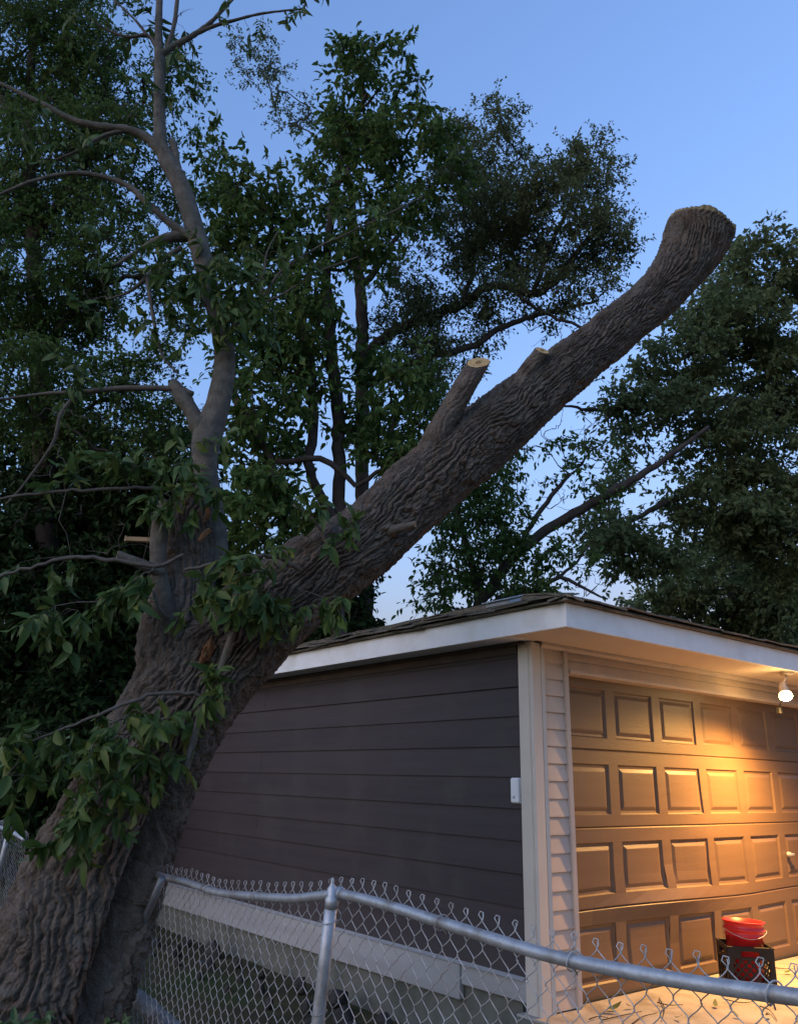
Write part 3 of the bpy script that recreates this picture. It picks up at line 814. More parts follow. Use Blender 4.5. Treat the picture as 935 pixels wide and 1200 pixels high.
def prisms(p0, p1, r0, r1):
    """many 3-sided straight twigs at once"""
    T = unit(p1 - p0); ref = np.where(np.abs(T[:, 2:3]) < 0.9, np.array([[0, 0, 1.0]]), np.array([[1.0, 0, 0]]))
    e1 = unit(np.cross(T, ref)); e2 = np.cross(T, e1)
    a = np.arange(3) * 2 * np.pi / 3
    ring = np.cos(a)[None, :, None] * e1[:, None, :] + np.sin(a)[None, :, None] * e2[:, None, :]
    V = np.concatenate([p0[:, None, :] + ring * r0[:, None, None], p1[:, None, :] + ring * r1[:, None, None]], 1)
    q = np.array([[0, 1, 4, 3], [1, 2, 5, 4], [2, 0, 3, 5]])
    return V.reshape(-1, 3), (q[None] + (np.arange(len(p0)) * 6)[:, None, None]).reshape(-1, 4)

def px_path(pts):
    """[(px,py,r_px,depth)] -> positions, radii in metres"""
    Pp = np.array([P(p[0], p[1], p[3]) for p in pts]); Rr = np.array([p[2] * mpp(q) for p, q in zip(pts, Pp)])
    return Pp, Rr

def in_blob(n_, c, rad, rg, hollow=0.35):
    v = rg.normal(size=(n_, 3)); v = unit(v)
    r = rg.uniform(hollow ** 3, 1, n_) ** (1 / 3)
    return c + v * r[:, None] * rad

def blob_of(bl):
    """(px,py,depth, rx_px, ry_px, rdepth_m)"""
    c = P(bl[0], bl[1], bl[2]); s_ = mpp(c)
    return c, np.array([bl[3] * s_, bl[5] * DK, bl[4] * s_ * 1.03])

def grow(nodes, targets, rg, wig=0.10):
    """attach each target to the closest node; returns list of (polyline, child count)"""
    nd = [np.asarray(p) for p in nodes]
    par = [-1] * len(nd)
    T = np.asarray(targets)
    Nn = np.asarray(nd)
    dmin = np.array([np.min(np.linalg.norm(Nn - t_, axis=1)) for t_ in T])
    order = np.argsort(dmin)
    arr = np.zeros((len(nd) + len(T), 3)); arr[:len(nd)] = Nn; cnt = len(nd)
    links = []
    for o_ in order:
        t_ = T[o_]
        d = np.linalg.norm(arr[:cnt] - t_, axis=1)
        # prefer nodes lower than the target
        d = d + np.maximum(0, arr[:cnt, 2] - t_[2]) * 0.5
        d[d < 0.02] = 9
        q = int(np.argmin(d)); links.append((q, cnt)); arr[cnt] = t_; cnt += 1
    weight = np.ones(cnt)
    for q, c_ in reversed(links): weight[q] += weight[c_]
    out = []
    for q, c_ in links:
        a, b_ = arr[q], arr[c_]; L_ = np.linalg.norm(b_ - a)
        m1 = a * .67 + b_ * .33 + rg.normal(0, wig * L_ * .5, 3) + np.array([0, 0, -.04 * L_]); m2 = a * .33 + b_ * .67 + rg.normal(0, wig * L_ * .5, 3) + np.array([0, 0, .03 * L_])
        out.append((np.array([a, m1, m2, b_]), weight[c_]))
    return out

def make_tree(name, label, stems, blobs, lmat, bmat, leaf_len, leaf_w, per, crad, seed, kind=0, droop=0.35, group=None, twig_r=0.006, cat='tree', n_single=0, twigs=5, flat=0.7, smat=None, ground_base=True, bare=()):
    """stems: list of [(px,py,rpx,depth)...]; blobs: (px,py,d,rx,ry,rd,clusters)"""
    rg = np.random.default_rng(seed)
    P0, R0 = px_path(stems[0])
    base = P0[0].copy(); base[2] = GZ - 0.05
    root = empty(name, base, 0, label=label, cat=cat, group=group)
    trunk = Batch(); nodes = []
    for si, st in enumerate(stems):
        Pp, Rr = px_path(st)
        if si == 0 and ground_base:
            Pp = np.vstack([[Pp[0, 0], Pp[0, 1], GZ - 0.25], Pp]); Rr = np.concatenate([[Rr[0] * 1.35], Rr])
        ln_ = np.sum(np.linalg.norm(np.diff(Pp, axis=0), axis=1))
        Pq, Rq = resample(Pp, Rr, max(6, int(ln_ / 0.12)))
        Pq[1:-1] += rg.normal(0, 0.012, Pq[1:-1].shape)
        trunk.tube(Pq, Rq, 10 if Rr.max() > 0.05 else 6)
        st_ = 0 if si else int(len(Pq) * 0.35)
        nodes += list(Pq[st_::2])
    trunk.build('trunk', bmat, root, base)
    C = []
    for bl in blobs:
        c, rad = blob_of(bl)
        C.append(in_blob(bl[6], c, rad, rg, bl[7] if len(bl) > 7 else 0.3))
    C = np.vstack(C)
    br = Batch()
    for bl in bare:
        c, rad = blob_of(bl)
        for pl_, w in grow(nodes, in_blob(bl[6], c, rad, rg, 0.1), rg, 0.28):
            r0 = twig_r * 0.8 * math.sqrt(w); br.tube(pl_, np.array([r0, r0 * .85, r0 * .7, r0 * .4]), 4, False)
    for pl_, w in grow(nodes, C, rg):
        r0 = twig_r * math.sqrt(w)
        br.tube(pl_, np.array([r0, r0 * .9, r0 * .8, r0 * .7]), 4, False)
    # twigs and leaves
    N = len(C)
    td = rg.normal(size=(N, twigs, 3)); td[..., 2] = td[..., 2] * flat + 0.05; td = unit(td)
    tl = crad * rg.uniform(0.5, 1.15, (N, twigs, 1))
    tip = C[:, None, :] + td * tl + np.array([0, 0, -1.0]) * (droop * tl ** 1 * 0.6)
    a0 = np.repeat(C, twigs, 0); a1 = tip.reshape(-1, 3)
    V, Q = prisms(a0, a1, np.full(len(a0), twig_r * .6), np.full(len(a0), twig_r * .3)); br.add(V, Q)
    br.build('branches', smat or bmat, root, base)
    per_t = max(1, int(round(per / twigs)))
    u = rg.uniform(0.12, 1.08, (N * twigs, per_t, 1))
    pos = (a0[:, None, :] + (a1 - a0)[:, None, :] * u).reshape(-1, 3)
    pos = pos + rg.normal(0, crad * 0.07, pos.shape)
    dirs = (np.repeat((a1 - a0), per_t, 0)); dirs = unit(dirs) * 0.7 + rg.normal(0, 0.7, pos.shape) + np.array([0, 0, -droop])
    nrm = rg.normal(0, 0.55, pos.shape) + np.array([0, -0.25, 0.9])
    ln = leaf_len * rg.uniform(0.6, 1.25, len(pos)); wd = leaf_w * rg.uniform(0.7, 1.2, len(pos))
    if n_single:
        # the leaves that show largest in the photograph stay single objects
        size = ln / np.maximum(((pos - CAM) @ FWD), 0.1)
        order = np.argsort(-size); pick = order[:n_single]; rest = order[n_single:]
        protos = []
        LV, LF = leaf_verts(1)
        pm = mesh('leaf', LV * np.array([1, leaf_w / leaf_len, 1]), LF, lmat, False)
        X = unit(dirs[pick]); Z = unit(nrm[pick] - X * np.sum(nrm[pick] * X, 1, keepdims=True)); Y = np.cross(Z, X)
        for i_, q in enumerate(pick):
            o = bpy.data.objects.new('leaf', pm); link(o, root)
            M_ = Matrix(((X[i_, 0], Y[i_, 0], Z[i_, 0], pos[q, 0] - base[0]), (X[i_, 1], Y[i_, 1], Z[i_, 1], pos[q, 1] - base[1]), (X[i_, 2], Y[i_, 2], Z[i_, 2], pos[q, 2] - base[2]), (0, 0, 0, 1)))
            o.matrix_basis = M_ @ Matrix.Scale(ln[q], 4)
        pos, dirs, nrm, ln, wd = pos[rest], dirs[rest], nrm[rest], ln[rest], wd[rest]
    V, T_ = leaf_cloud(pos, dirs, nrm, ln, wd, kind)
    o = obj('crown', V, T_, lmat, root, base, smooth=False); o['kind'] = 'stuff'
    return root
# ------------------------------------------------------------------ trees behind
BG = 'trees standing behind the garage and fence'
# two tall stems with big leaves in the middle
make_tree('mulberry_tree', 'leafy tree with three slim grey stems rising behind the leaning limb', [
    [(398, 700, 8, 10.0), (398, 570, 7.5, 10.0), (395, 475, 7.5, 10.0), (387, 396, 7, 10.0), (384, 300, 5, 10.0), (400, 190, 4, 10.0), (430, 110, 2.5, 10.0)],
    [(397, 620, 6, 10.0), (380, 590, 6, 9.9), (362, 551, 6, 9.8), (367, 491, 6, 9.8), (357, 396, 5, 9.8), (335, 310, 4, 9.7), (310, 240, 3, 9.7)],
    [(325, 602, 3, 9.4), (320, 545, 4, 9.4), (300, 505, 5, 9.4), (278, 472, 5, 9.4), (265, 440, 4, 9.4), (258, 400, 3, 9.4)],
    [(417, 570, 3, 9.6), (395, 548, 4, 9.5), (373, 538, 4, 9.4), (322, 540, 4, 9.4)]],
    [(435, 110, 10.0, 62, 62, 0.9, 52), (470, 195, 9.8, 80, 55, 0.9, 50), (395, 190, 10.0, 45, 70, 0.8, 34),
     (300, 265, 9.6, 62, 75, 0.9, 60), (420, 265, 9.7, 70, 60, 0.9, 40), (330, 375, 9.6, 80, 70, 1.0, 60), (445, 460, 9.9, 75, 75, 0.8, 46), (310, 480, 9.5, 60, 90, 0.9, 55), (300, 610, 9.4, 60, 60, 0.8, 45), (470, 520, 9.9, 55, 55, .7, 30), (250, 190, 9.8, 36, 50, .7, 16)],
    'leaf_mid', 'dark_bark', 0.125, 0.068, 44, 0.36, 21, kind=1, droop=0.5, group=BG, twigs=5, n_single=300)
# locust with fine leaves and dark twisting limbs
make_tree('locust_tree', 'fine leaved locust tree with dark twisted limbs behind the leaning limb', [
    [(428, 700, 9, 12.0), (424, 560, 8, 12.0), (424, 400, 7.5, 12.0), (422, 337, 6.5, 12.0), (413, 249, 4.5, 12.0), (405, 180, 3, 12.0)],
    [(424, 420, 5, 12.0), (445, 400, 6, 11.9), (470, 384, 6, 11.8), (540, 357, 5.5, 11.6), (570, 336, 5, 11.5), (600, 337, 5, 11.5), (625, 345, 5, 11.5), (655, 325, 4, 11.5), (680, 290, 3.2, 11.5), (712, 256, 2, 11.5)],
    [(424, 455, 4, 12.0), (460, 433, 4, 11.8), (520, 415, 4, 11.7), (560, 402, 4, 11.6), (585, 385, 3.5, 11.6), (620, 372, 3, 11.6), (660, 362, 2.2, 11.6), (700, 352, 1.5, 11.6)],
    [(540, 357, 3, 11.6), (560, 300, 3, 11.7), (585, 250, 2.5, 11.8), (600, 205, 2, 11.8)],
    [(625, 345, 3, 11.5), (640, 300, 3, 11.4), (665, 245, 2.3, 11.4), (690, 195, 1.6, 11.4)],
    [(600, 340, 2.5, 11.5), (640, 368, 2.2, 11.4), (690, 385, 1.8, 11.4), (715, 395, 1.2, 11.4)],
    [(422, 337, 4.2, 12.0), (436, 322, 4, 12.0), (449, 305, 3.4, 12.0), (470, 270, 2.6, 11.9), (500, 225, 2, 11.9)]],
    [(565, 180, 11.8, 62, 52, 1.0, 46), (690, 195, 11.5, 36, 36, .7, 22), (650, 255, 11.5, 82, 62, 1.1, 84), (575, 275, 11.6, 62, 52, 1.0, 50), (715, 285, 11.4, 30, 28, .7, 16), (590, 350, 11.6, 90, 30, .9, 34), (500, 400, 11.8, 60, 50, .9, 26), (520, 480, 11.8, 40, 40, .8, 8), (680, 345, 11.5, 40, 24, .7, 8), (545, 225, 11.8, 50, 40, .9, 26), (505, 300, 11.9, 50, 55, .9, 24), (470, 370, 11.9, 50, 40, .9, 16), (540, 430, 11.8, 60, 40, .8, 12), (610, 300, 11.6, 60, 40, .9, 16), (300, 70, 12.6, 34, 26, .5, 9), (340, 135, 12.6, 24, 40, .5, 6)],
    'leaf_locust', 'dark_bark', 0.080, 0.040, 124, 0.42, 22, droop=0.25, group=BG, twigs=9, twig_r=0.005, flat=0.8, bare=[(665, 368, 11.5, 60, 34, .5, 46), (590, 395, 11.6, 60, 30, .5, 20), (700, 340, 11.5, 26, 26, .4, 14)])
# bushy young tree behind the roof with the slanting limb
make_tree('leaning_ash_tree', 'dark bushy tree behind the garage roof with one long slanting limb', [
    [(560, 740, 7, 13.0), (575, 690, 6.5, 13.0), (600, 654, 6, 13.0), (640, 621, 6, 13.0), (692, 591, 5.5, 12.8), (744, 561, 4.5, 12.6), (790, 530, 3, 12.6), (830, 500, 2, 12.6)],
    [(565, 720, 5, 13.0), (550, 650, 4, 13.0), (535, 590, 3, 13.0), (540, 540, 2, 13.0)],
    [(600, 654, 3, 13.0), (625, 610, 3, 13.0), (655, 570, 2.5, 13.0), (668, 556, 1.8, 13.0)],
    [(580, 700, 3, 12.8), (630, 690, 2.8, 12.7), (655, 677, 2.6, 12.6), (685, 690, 1.8, 12.6), (712, 702, 1.0, 12.6)],
    [(655, 677, 2, 12.6), (675, 660, 1.6, 12.6), (690, 640, 1.0, 12.6)]],
    [(560, 625, 13.0, 60, 62, 1.0, 80), (520, 690, 13.0, 36, 44, .8, 26), (610, 690, 12.9, 36, 26, .7, 24), (580, 575, 13.0, 46, 36, .8, 20), (640, 535, 13.0, 60, 36, .8, 9), (690, 555, 12.8, 60, 46, .8, 7), (650, 655, 12.8, 40, 24, .6, 9)],
    'leaf_mid', 'dark_bark', 0.115, 0.06, 42, 0.40, 23, droop=0.4, group=BG, twigs=6, kind=1, bare=[(680, 682, 12.6, 42, 18, .4, 20), (650, 590, 12.9, 50, 50, .5, 30), (650, 510, 12.9, 70, 40, .5, 34)])
# big oak on the right
make_tree('oak_tree', 'broad dense oak tree crown beyond the front of the garage', [
    [(1010, 760, 26, 17.0), (1000, 600, 22, 17.0), (985, 480, 18, 17.0), (960, 380, 12, 17.0), (930, 320, 7, 17.0)],
    [(1000, 600, 10, 17.0), (940, 570, 8, 16.5), (870, 560, 6, 16.0), (800, 580, 4, 15.6), (740, 610, 2.5, 15.4), (690, 640, 1.5, 15.4)],
    [(985, 500, 10, 17.0), (920, 480, 8, 16.4), (850, 470, 6, 16.0), (770, 475, 4, 15.6), (700, 480, 2.4, 15.4), (655, 475, 1.2, 15.4)],
    [(975, 430, 8, 17.0), (900, 400, 6, 16.4), (840, 400, 4, 16.0), (800, 420, 2.5, 16)]],
    [(895, 320, 16.4, 62, 46, 1.4, 80), (850, 380, 16.0, 66, 44, 1.3, 80), (915, 440, 16.4, 60, 70, 1.5, 120), (800, 430, 15.8, 56, 36, 1.2, 50), (775, 480, 15.5, 85, 30, 1.1, 42), (860, 520, 16.0, 85, 50, 1.4, 84), (720, 520, 15.5, 50, 22, .9, 9), (840, 600, 15.8, 70, 40, 1.3, 58), (720, 630, 15.4, 40, 24, .9, 28), (760, 655, 15.5, 45, 22, .9, 26), (905, 620, 16.2, 60, 80, 1.5, 130), (755, 575, 15.4, 46, 22, .8, 7), (700, 590, 15.4, 36, 20, .8, 6)],
    'leaf_oak', 'dark_bark', 0.15, 0.085, 66, 0.50, 24, droop=0.25, group=BG, twigs=7, flat=0.45)
make_tree('maple_tree', 'far olive green tree low behind the garage roof, under the oak', [
    [(860, 800, 14, 24.0), (862, 700, 10, 24.0), (865, 640, 6, 24.0)]],
    [(850, 690, 24.0, 90, 60, 2.0, 170), (790, 705, 24.0, 46, 30, 1.6, 40), (740, 722, 24, 30, 14, 1, 10), (910, 720, 23.5, 50, 50, 2, 80)],
    'leaf_oak', 'dark_bark', 0.20, 0.13, 40, 0.6, 25, droop=0.25, group=BG, twigs=6)
# left: tall dense locust filling the corner
make_tree('locust_tree', 'tall dense fine leaved tree behind the grey shoot and the dark bush', [
    [(60, 900, 16, 10.5), (58, 700, 14, 10.5), (50, 500, 12, 10.5), (40, 300, 9, 10.5), (35, 150, 6, 10.5), (40, 20, 4, 10.5)],
    [(50, 420, 6, 10.5), (90, 360, 5, 10.2), (130, 330, 3.5, 10.0), (170, 320, 2, 10)],
    [(42, 280, 6, 10.5), (80, 220, 4, 10.2), (120, 170, 3, 10.0), (150, 120, 2, 10)],
    [(40, 200, 5, 10.5), (10, 130, 4, 10.2), (-20, 60, 3, 10.2)]],
    [(40, 60, 10.4, 90, 80, 1.2, 150), (110, 80, 10.2, 50, 60, .9, 44), (50, 200, 10.3, 85, 85, 1.2, 150), (130, 190, 10.0, 60, 60, .9, 50), (40, 340, 10.2, 90, 80, 1.3, 150), (130, 300, 10.0, 55, 50, 1.0, 40), (60, 470, 10.2, 100, 60, 1.3, 110), (160, 440, 10.0, 55, 40, 1.0, 26), (200, 120, 10.6, 40, 60, .8, 20), (190, 250, 10.4, 40, 50, .8, 16), (30, -60, 10.4, 160, 80, 1.5, 80), (170, 520, 10.2, 70, 50, 1.0, 40), (210, 350, 10.4, 40, 50, .8, 14)],
    'leaf_mid', 'dark_bark', 0.085, 0.045, 78, 0.42, 26, droop=0.3, group=BG, twigs=8)
# dark undergrowth left of the trunk
make_tree('elder_bush', 'dark dense bush in the shade behind the leaning trunk and fence', [
    [(90, 980, 8, 10.6), (95, 850, 6, 10.6), (100, 700, 4, 10.6), (110, 600, 3, 10.6)]],
    [(80, 620, 10.6, 120, 70, .9, 90), (70, 740, 10.4, 120, 90, .9, 140), (70, 880, 10.2, 120, 90, .8, 130), (190, 600, 10.8, 60, 60, .7, 40), (180, 730, 11.0, 60, 80, .6, 50), (30, 960, 10.0, 80, 50, .7, 50), (230, 690, 11.4, 50, 60, .6, 30)],
    'leaf_shaded', 'dark_bark', 0.14, 0.08, 66, 0.45, 27, droop=0.4, group=BG, twigs=6, cat='bush')
make_tree('elder_bush', 'dark bush behind the garage roof, under the leaning limb', [
    [(395, 900, 6, 11.0), (398, 780, 5, 11.0), (400, 720, 3, 11.0)]],
    [(392, 735, 11.0, 44, 46, .7, 60), (350, 760, 10.8, 50, 40, .7, 40), (420, 690, 11.0, 24, 30, .5, 16), (330, 690, 10.8, 50, 40, .7, 30)],
    'leaf_shaded', 'dark_bark', 0.10, 0.06, 46, 0.30, 28, droop=0.4, group=BG, twigs=6, cat='bush')
make_tree('far_hedge', 'far dark hedge behind the shaded bush and leaning trunk', [
    [(60, 1000, 10, 15.0), (60, 850, 8, 15.0), (60, 720, 5, 15.0)]],
    [(60, 700, 15.0, 190, 90, 1.2, 190), (60, 860, 14.6, 190, 100, 1.2, 190), (170, 560, 15.0, 110, 70, 1, 80), (30, 560, 15, 100, 80, 1, 80)],
    'leaf_shaded', 'dark_bark', 0.20, 0.12, 44, 0.55, 29, droop=0.3, group=BG, twigs=6, cat='hedge')

# ------------------------------------------------------------------ the leaning tree (stands against the fence line, about 4.6 m away)
DK = 1.23
TB = P(40, 1235, 3.72); TB[2] = GZ
tree = empty('leaning_tree', TB, 0, label='big leaning tree with a sawn off limb stretching over the garage', cat='tree')
def bark_tube(name, pts, nalong, naround, depth, cell, material='bark', seed=1, groove=None, cutn=None, rag=0.0, origin=TB, lump=0.05, ridges=True):
    """tube through (px,py,rpx,depth) with furrowed bark cut into the mesh"""
    depth = depth * DK; cell = cell * DK
    Pp, Rr = px_path(pts)
    C, R2 = resample(Pp, Rr, nalong)
    ref = unit(CAM - C)
    T, e1, e2 = frames(C, ref)                      # e1 to the camera, e2 sideways
    s_ = np.concatenate([[0], np.cumsum(np.linalg.norm(np.diff(C, axis=0), axis=1))])
    th = np.arange(naround) * 2 * np.pi / naround
    S, TH = np.meshgrid(s_, th, indexing='ij')
    R3 = np.broadcast_to(R2[:, None], S.shape)
    rm = float(np.mean(R2))
    ncell = max(8, 4 * int(round(np.pi * rm / cell / 2)))
    U = TH / (2 * np.pi) * ncell
    # lumps of the whole log
    big = lump * R3 * (vnoise(TH / (2 * np.pi) * 4, S * 1.6, seed=seed, period=4) + 0.5 * vnoise(TH / (2 * np.pi) * 9, S * 4.2, seed=seed + 1, period=9))
    # furrows: warped, stretched along the log
    wu = 0.9 * vnoise(U * .5, S / cell * .13, seed=seed + 2, period=ncell // 2) + 0.35 * vnoise(U, S / cell * .5, seed=seed + 3, period=ncell)
    fade = 0.5 - 0.5 * np.cos(np.clip(np.minimum(TH, 2 * np.pi - TH) / 0.25, 0, 1) * np.pi)   # keep the seam closed at the camera-facing angle
    Uw = U + wu + 0.10 * S / cell * 0.0
    f1, f2 = worley(Uw, S / cell / 8.0 + 0.2 * vnoise(U * 1.0, S / cell * .4, seed=seed + 4, period=ncell), ncell, seed + 5)
    edge = (f2 - f1) + 0.10 * vnoise(U * 3, S / cell * .9, seed=seed + 9, period=3 * ncell)
    plate = np.clip((edge - 0.04) / 0.20, 0, 1); plate = plate * plate * (3 - 2 * plate)
    n1 = vnoise(Uw * 1.0, S / cell / 5.0, seed=seed + 6, period=ncell); rid = 1 - np.abs(n1) * 1.9
    n2 = vnoise(Uw * 2.0, S / cell / 3.2, seed=seed + 7, period=2 * ncell); rid2 = 1 - np.abs(n2) * 1.7
    n3 = vnoise(U * 6, S / cell * 1.6, seed=seed + 8, period=6 * ncell)
    crack = np.clip(np.abs(n2) / 0.16, 0, 1)
    # rope-like ridges: warped stripes that merge, fade and break
    ph_ = U + 2.6 * S / 1.0 * 0.9 + 1.5 * vnoise(U * .25, S / cell / 9.0, seed=seed + 11, period=max(1, ncell // 4)) + 0.75 * vnoise(U * .5, S / cell / 3.0, seed=seed + 12, period=ncell // 2) + 0.26 * vnoise(U, S / cell / 1.0, seed=seed + 17, period=ncell)
    st1 = np.abs(np.sin(np.pi * ph_)) ** 0.62
    st2 = np.abs(np.sin(np.pi * (2 * ph_ + 0.9 * vnoise(U * .5, S / cell / 2.5, seed=seed + 18, period=ncell // 2)))) ** 0.7
    amp = 0.62 + 0.38 * np.clip(0.5 + 1.2 * vnoise(U * .5, S / cell / 4.0, seed=seed + 19, period=ncell // 2), 0, 1)
    g1, g2 = worley(ph_ + 0.5, S / cell / 4.2 + 0.6 * vnoise(U * 1.0, S / cell * .4, seed=seed + 14, period=ncell), ncell, seed + 15)
    brk = np.clip((g2 - g1) / 0.13, 0, 1) ** 0.6
    rough_ = vnoise(U * 8, S / cell * 3.0, seed=seed + 16, period=8 * ncell)
    h = 0.60 * st1 * amp + 0.16 * st2 + 0.42 * brk * (0.25 + 0.75 * st1) + 0.09 * rough_ + 0.14 * n3 + 0.16 * vnoise(U * 2, S / cell / 1.2, seed=seed + 20, period=2 * ncell) - 0.88
    endf = np.clip((s_[-1] - S) / max(0.12, 0.02 * s_[-1]), 0, 1); h = h * (0.45 + 0.55 * endf)
    if not ridges: h = 0.5 * n1 + 0.3 * n2 + 0.2 * n3
    disp = depth * h * (R3 / rm) ** 0.6
    if groove is not None: disp = disp + groove(TH, S, s_[-1])
    RR = R3 + big + disp
    V = C[:, None, :] + RR[..., None] * (np.cos(TH)[..., None] * e1[:, None, :] + np.sin(TH)[..., None] * e2[:, None, :])
    if cutn is not None:
        # slice the end square to cutn
        n_ = unit(cutn); c0 = C[-1]
        k0 = max(4, int(nalong * (0.035 if nalong > 500 else 0.35)))
        for q in range(naround):
            tt = ((c0 - V[-1, q]) @ n_) / (T[-1] @ n_)
            w_ = np.linspace(0, 1, k0) ** 1.3
            V[-k0:, q] += (w_ * tt)[:, None] * T[-1]
    if rag > 0:
        rg_ = vnoise(th / (2 * np.pi) * 6, th * 0 + 3.3, seed=seed, period=6) + 0.4 * vnoise(th / (2 * np.pi) * 20, th * 0, seed=seed + 1, period=20)
        V[-1] += T[-1] * (rg_ * rag)[:, None]
    nA, nR = V.shape[:2]
    i_ = np.arange(nA - 1)[:, None] * nR; j_ = np.arange(nR)[None, :]
    Q = np.stack([i_ + j_, i_ + (j_ + 1) % nR, i_ + nR + (j_ + 1) % nR, i_ + nR + j_], -1).reshape(-1, 4)
    o = obj(name, V.reshape(-1, 3), Q, material, tree, origin)
    return o, V[-1], T[-1], C
def cut_disc(name, ring, tdir, material='cut_wood', parent=None, bulge=0.0, inset=0.96):
    c = ring.mean(0); n_ = len(ring); V = [c + tdir * bulge]; rings = 5
    for k_ in range(1, rings + 1):
        f_ = k_ / rings
        off = tdir * (bulge * (1 - f_) + rng.normal(0, .0015, (n_, 1)) * (k_ < rings))
        V.append(c + (ring - c) * f_ * inset + off + tdir * 0.002)
    V = np.vstack([V[0][None]] + V[1:])
    T_ = np.array([[0, 1 + q, 1 + (q + 1) % n_] for q in range(n_)])
    Q = np.array([[1 + k_ * n_ + q, 1 + k_ * n_ + (q + 1) % n_, 1 + (k_ + 1) * n_ + (q + 1) % n_, 1 + (k_ + 1) * n_ + q] for k_ in range(rings - 1) for q in range(n_)])
    return obj(name, V, [Q, T_], material, tree if parent is None else parent, TB)
def dz(d0, d1, f): return d0 + (d1 - d0) * f
main = [(5, 1330, 106, 3.66), (22, 1270, 101, 3.68), (45, 1200, 94, 3.70), (72, 1125, 86, 3.72), (105, 1040, 77, 3.74), (143, 955, 67, 3.76), (183, 872, 62, 3.78), (232, 798, 60, 3.80), (293, 735, 53, 3.83), (360, 679, 47, 3.86), (427, 632, 43, 3.90), (498, 568, 42, 3.96), (587, 497, 37, 4.04), (655, 440, 31, 4.11), (719, 388, 27, 4.18), (763, 352, 26.5, 4.24), (792, 320, 29.5, 4.28), (811, 291, 36, 4.30), (820, 268, 39, 4.31)]
def groove(TH, S, L_):
    ang = (TH + np.pi) % (2 * np.pi) - np.pi
    f_ = np.exp(-((ang - GA) / 0.17) ** 2) * np.clip((1.75 - S / DK) / 0.35, 0, 1) * np.clip((S / DK - 0.30) / 0.25, 0, 1)
    g2 = np.exp(-((ang - GA * 1.9) / 0.30) ** 2) * np.clip((1.9 - S / DK) / 0.4, 0, 1)
    burl = 0.05 * np.exp(-((S - 5.12) / 0.10) ** 2)
    return DK * (-0.13 * f_ + 0.035 * g2)
GA = 0.62
trunk, ring, tdir, Cm = bark_tube('trunk', main, 1150, 440, 0.030, 0.034, seed=3, groove=groove, cutn=np.array([0.27, -0.20, 0.92]), rag=0.012)
cn = unit(np.array([0.27, -0.20, 0.92])); rc = ring.mean(0); nR = len(ring)
lip = rc + (ring - rc) * 0.985 + cn * (0.024 + 0.016 * vnoise(np.arange(nR) / nR * 16, 0 * np.arange(nR), seed=9, period=16))[:, None]
q_ = np.arange(nR)
obj('cut_rim', np.vstack([ring, lip]), np.stack([q_, (q_ + 1) % nR, nR + (q_ + 1) % nR, nR + q_], -1), 'rim_wood', tree, TB)
cut_disc('cut_face', lip, cn, bulge=0.004, inset=1.0)

# sawn stubs on the limb
toward = unit(np.array([0.05, -0.77, 0.64]))
o, ring, td_, _ = bark_tube('sawn_stub', [(500, 540, 17, 3.90), (512, 512, 15, 3.87), (528, 482, 13.5, 3.85), (546, 449, 12.8, 3.83), (560, 425, 12.2, 3.82)], 130, 90, 0.010, 0.030, seed=31, cutn=toward)
cut_disc('cut_face', ring, toward, parent=None)
o, ring, td_, _ = bark_tube('sawn_stub', [(604, 462, 11, 4.00), (613, 442, 9.5, 3.97), (625, 424, 8.6, 3.95), (635, 411, 8.0, 3.94)], 70, 70, 0.008, 0.028, seed=32, cutn=unit(np.array([0.30, -0.70, 0.60])))
cut_disc('cut_face', ring, unit(np.array([0.30, -0.70, 0.60])), parent=None, material='cut_wood')
o, ring, td_, _ = bark_tube('sawn_stub', [(560, 520, 13, 4.02), (578, 530, 11, 4.02), (593, 538, 10, 4.02)], 50, 60, 0.006, 0.028, seed=33)
cut_disc('cut_face', ring, td_, material='bark')
o, ring, td_, _ = bark_tube('broken_peg', [(455, 625, 8, 3.80), (464, 620, 5.5, 3.735), (476, 617, 4.6, 3.70), (487, 614, 4.0, 3.68)], 50, 40, 0.003, 0.02, material='twig_bark', seed=34, rag=0.01)
cut_disc('cut_face', ring, td_, material='pale_wood')

# upright broken stub
o, ring, td_, _ = bark_tube('upright_stub', [(205, 850, 52, 3.80), (206, 800, 47, 3.78), (210, 745, 40, 3.78), (217, 695, 33, 3.79), (222, 645, 28, 3.80), (223, 606, 23, 3.80), (224, 590, 18, 3.80)], 280, 200, 0.030, 0.040, seed=41, rag=0.09, lump=0.16)
cut_disc('broken_top', ring, td_, material='wound_wood', bulge=0.06)
o, ring, td_, _ = bark_tube('side_shoot', [(206, 775, 12, 3.74), (197, 728, 11.5, 3.64), (191, 698, 11, 3.605), (186, 665, 9.5, 3.59), (187, 628, 10, 3.59), (193, 592, 10, 3.60)], 140, 60, 0.0022, 0.02, material='shoot_bark', seed=42, ridges=False, rag=0.03)
cut_disc('broken_top', ring, td_, material='pale_wood', bulge=0.03)
o, ring, td_, _ = bark_tube('broken_branch', [(190, 672, 7, 3.58), (172, 664, 6.5, 3.54), (155, 657, 6, 3.52), (140, 651, 5.5, 3.50)], 60, 40, 0.003, 0.02, material='shoot_bark', seed=43, ridges=False, rag=0.02)
cut_disc('broken_top', ring, td_, material='pale_wood')
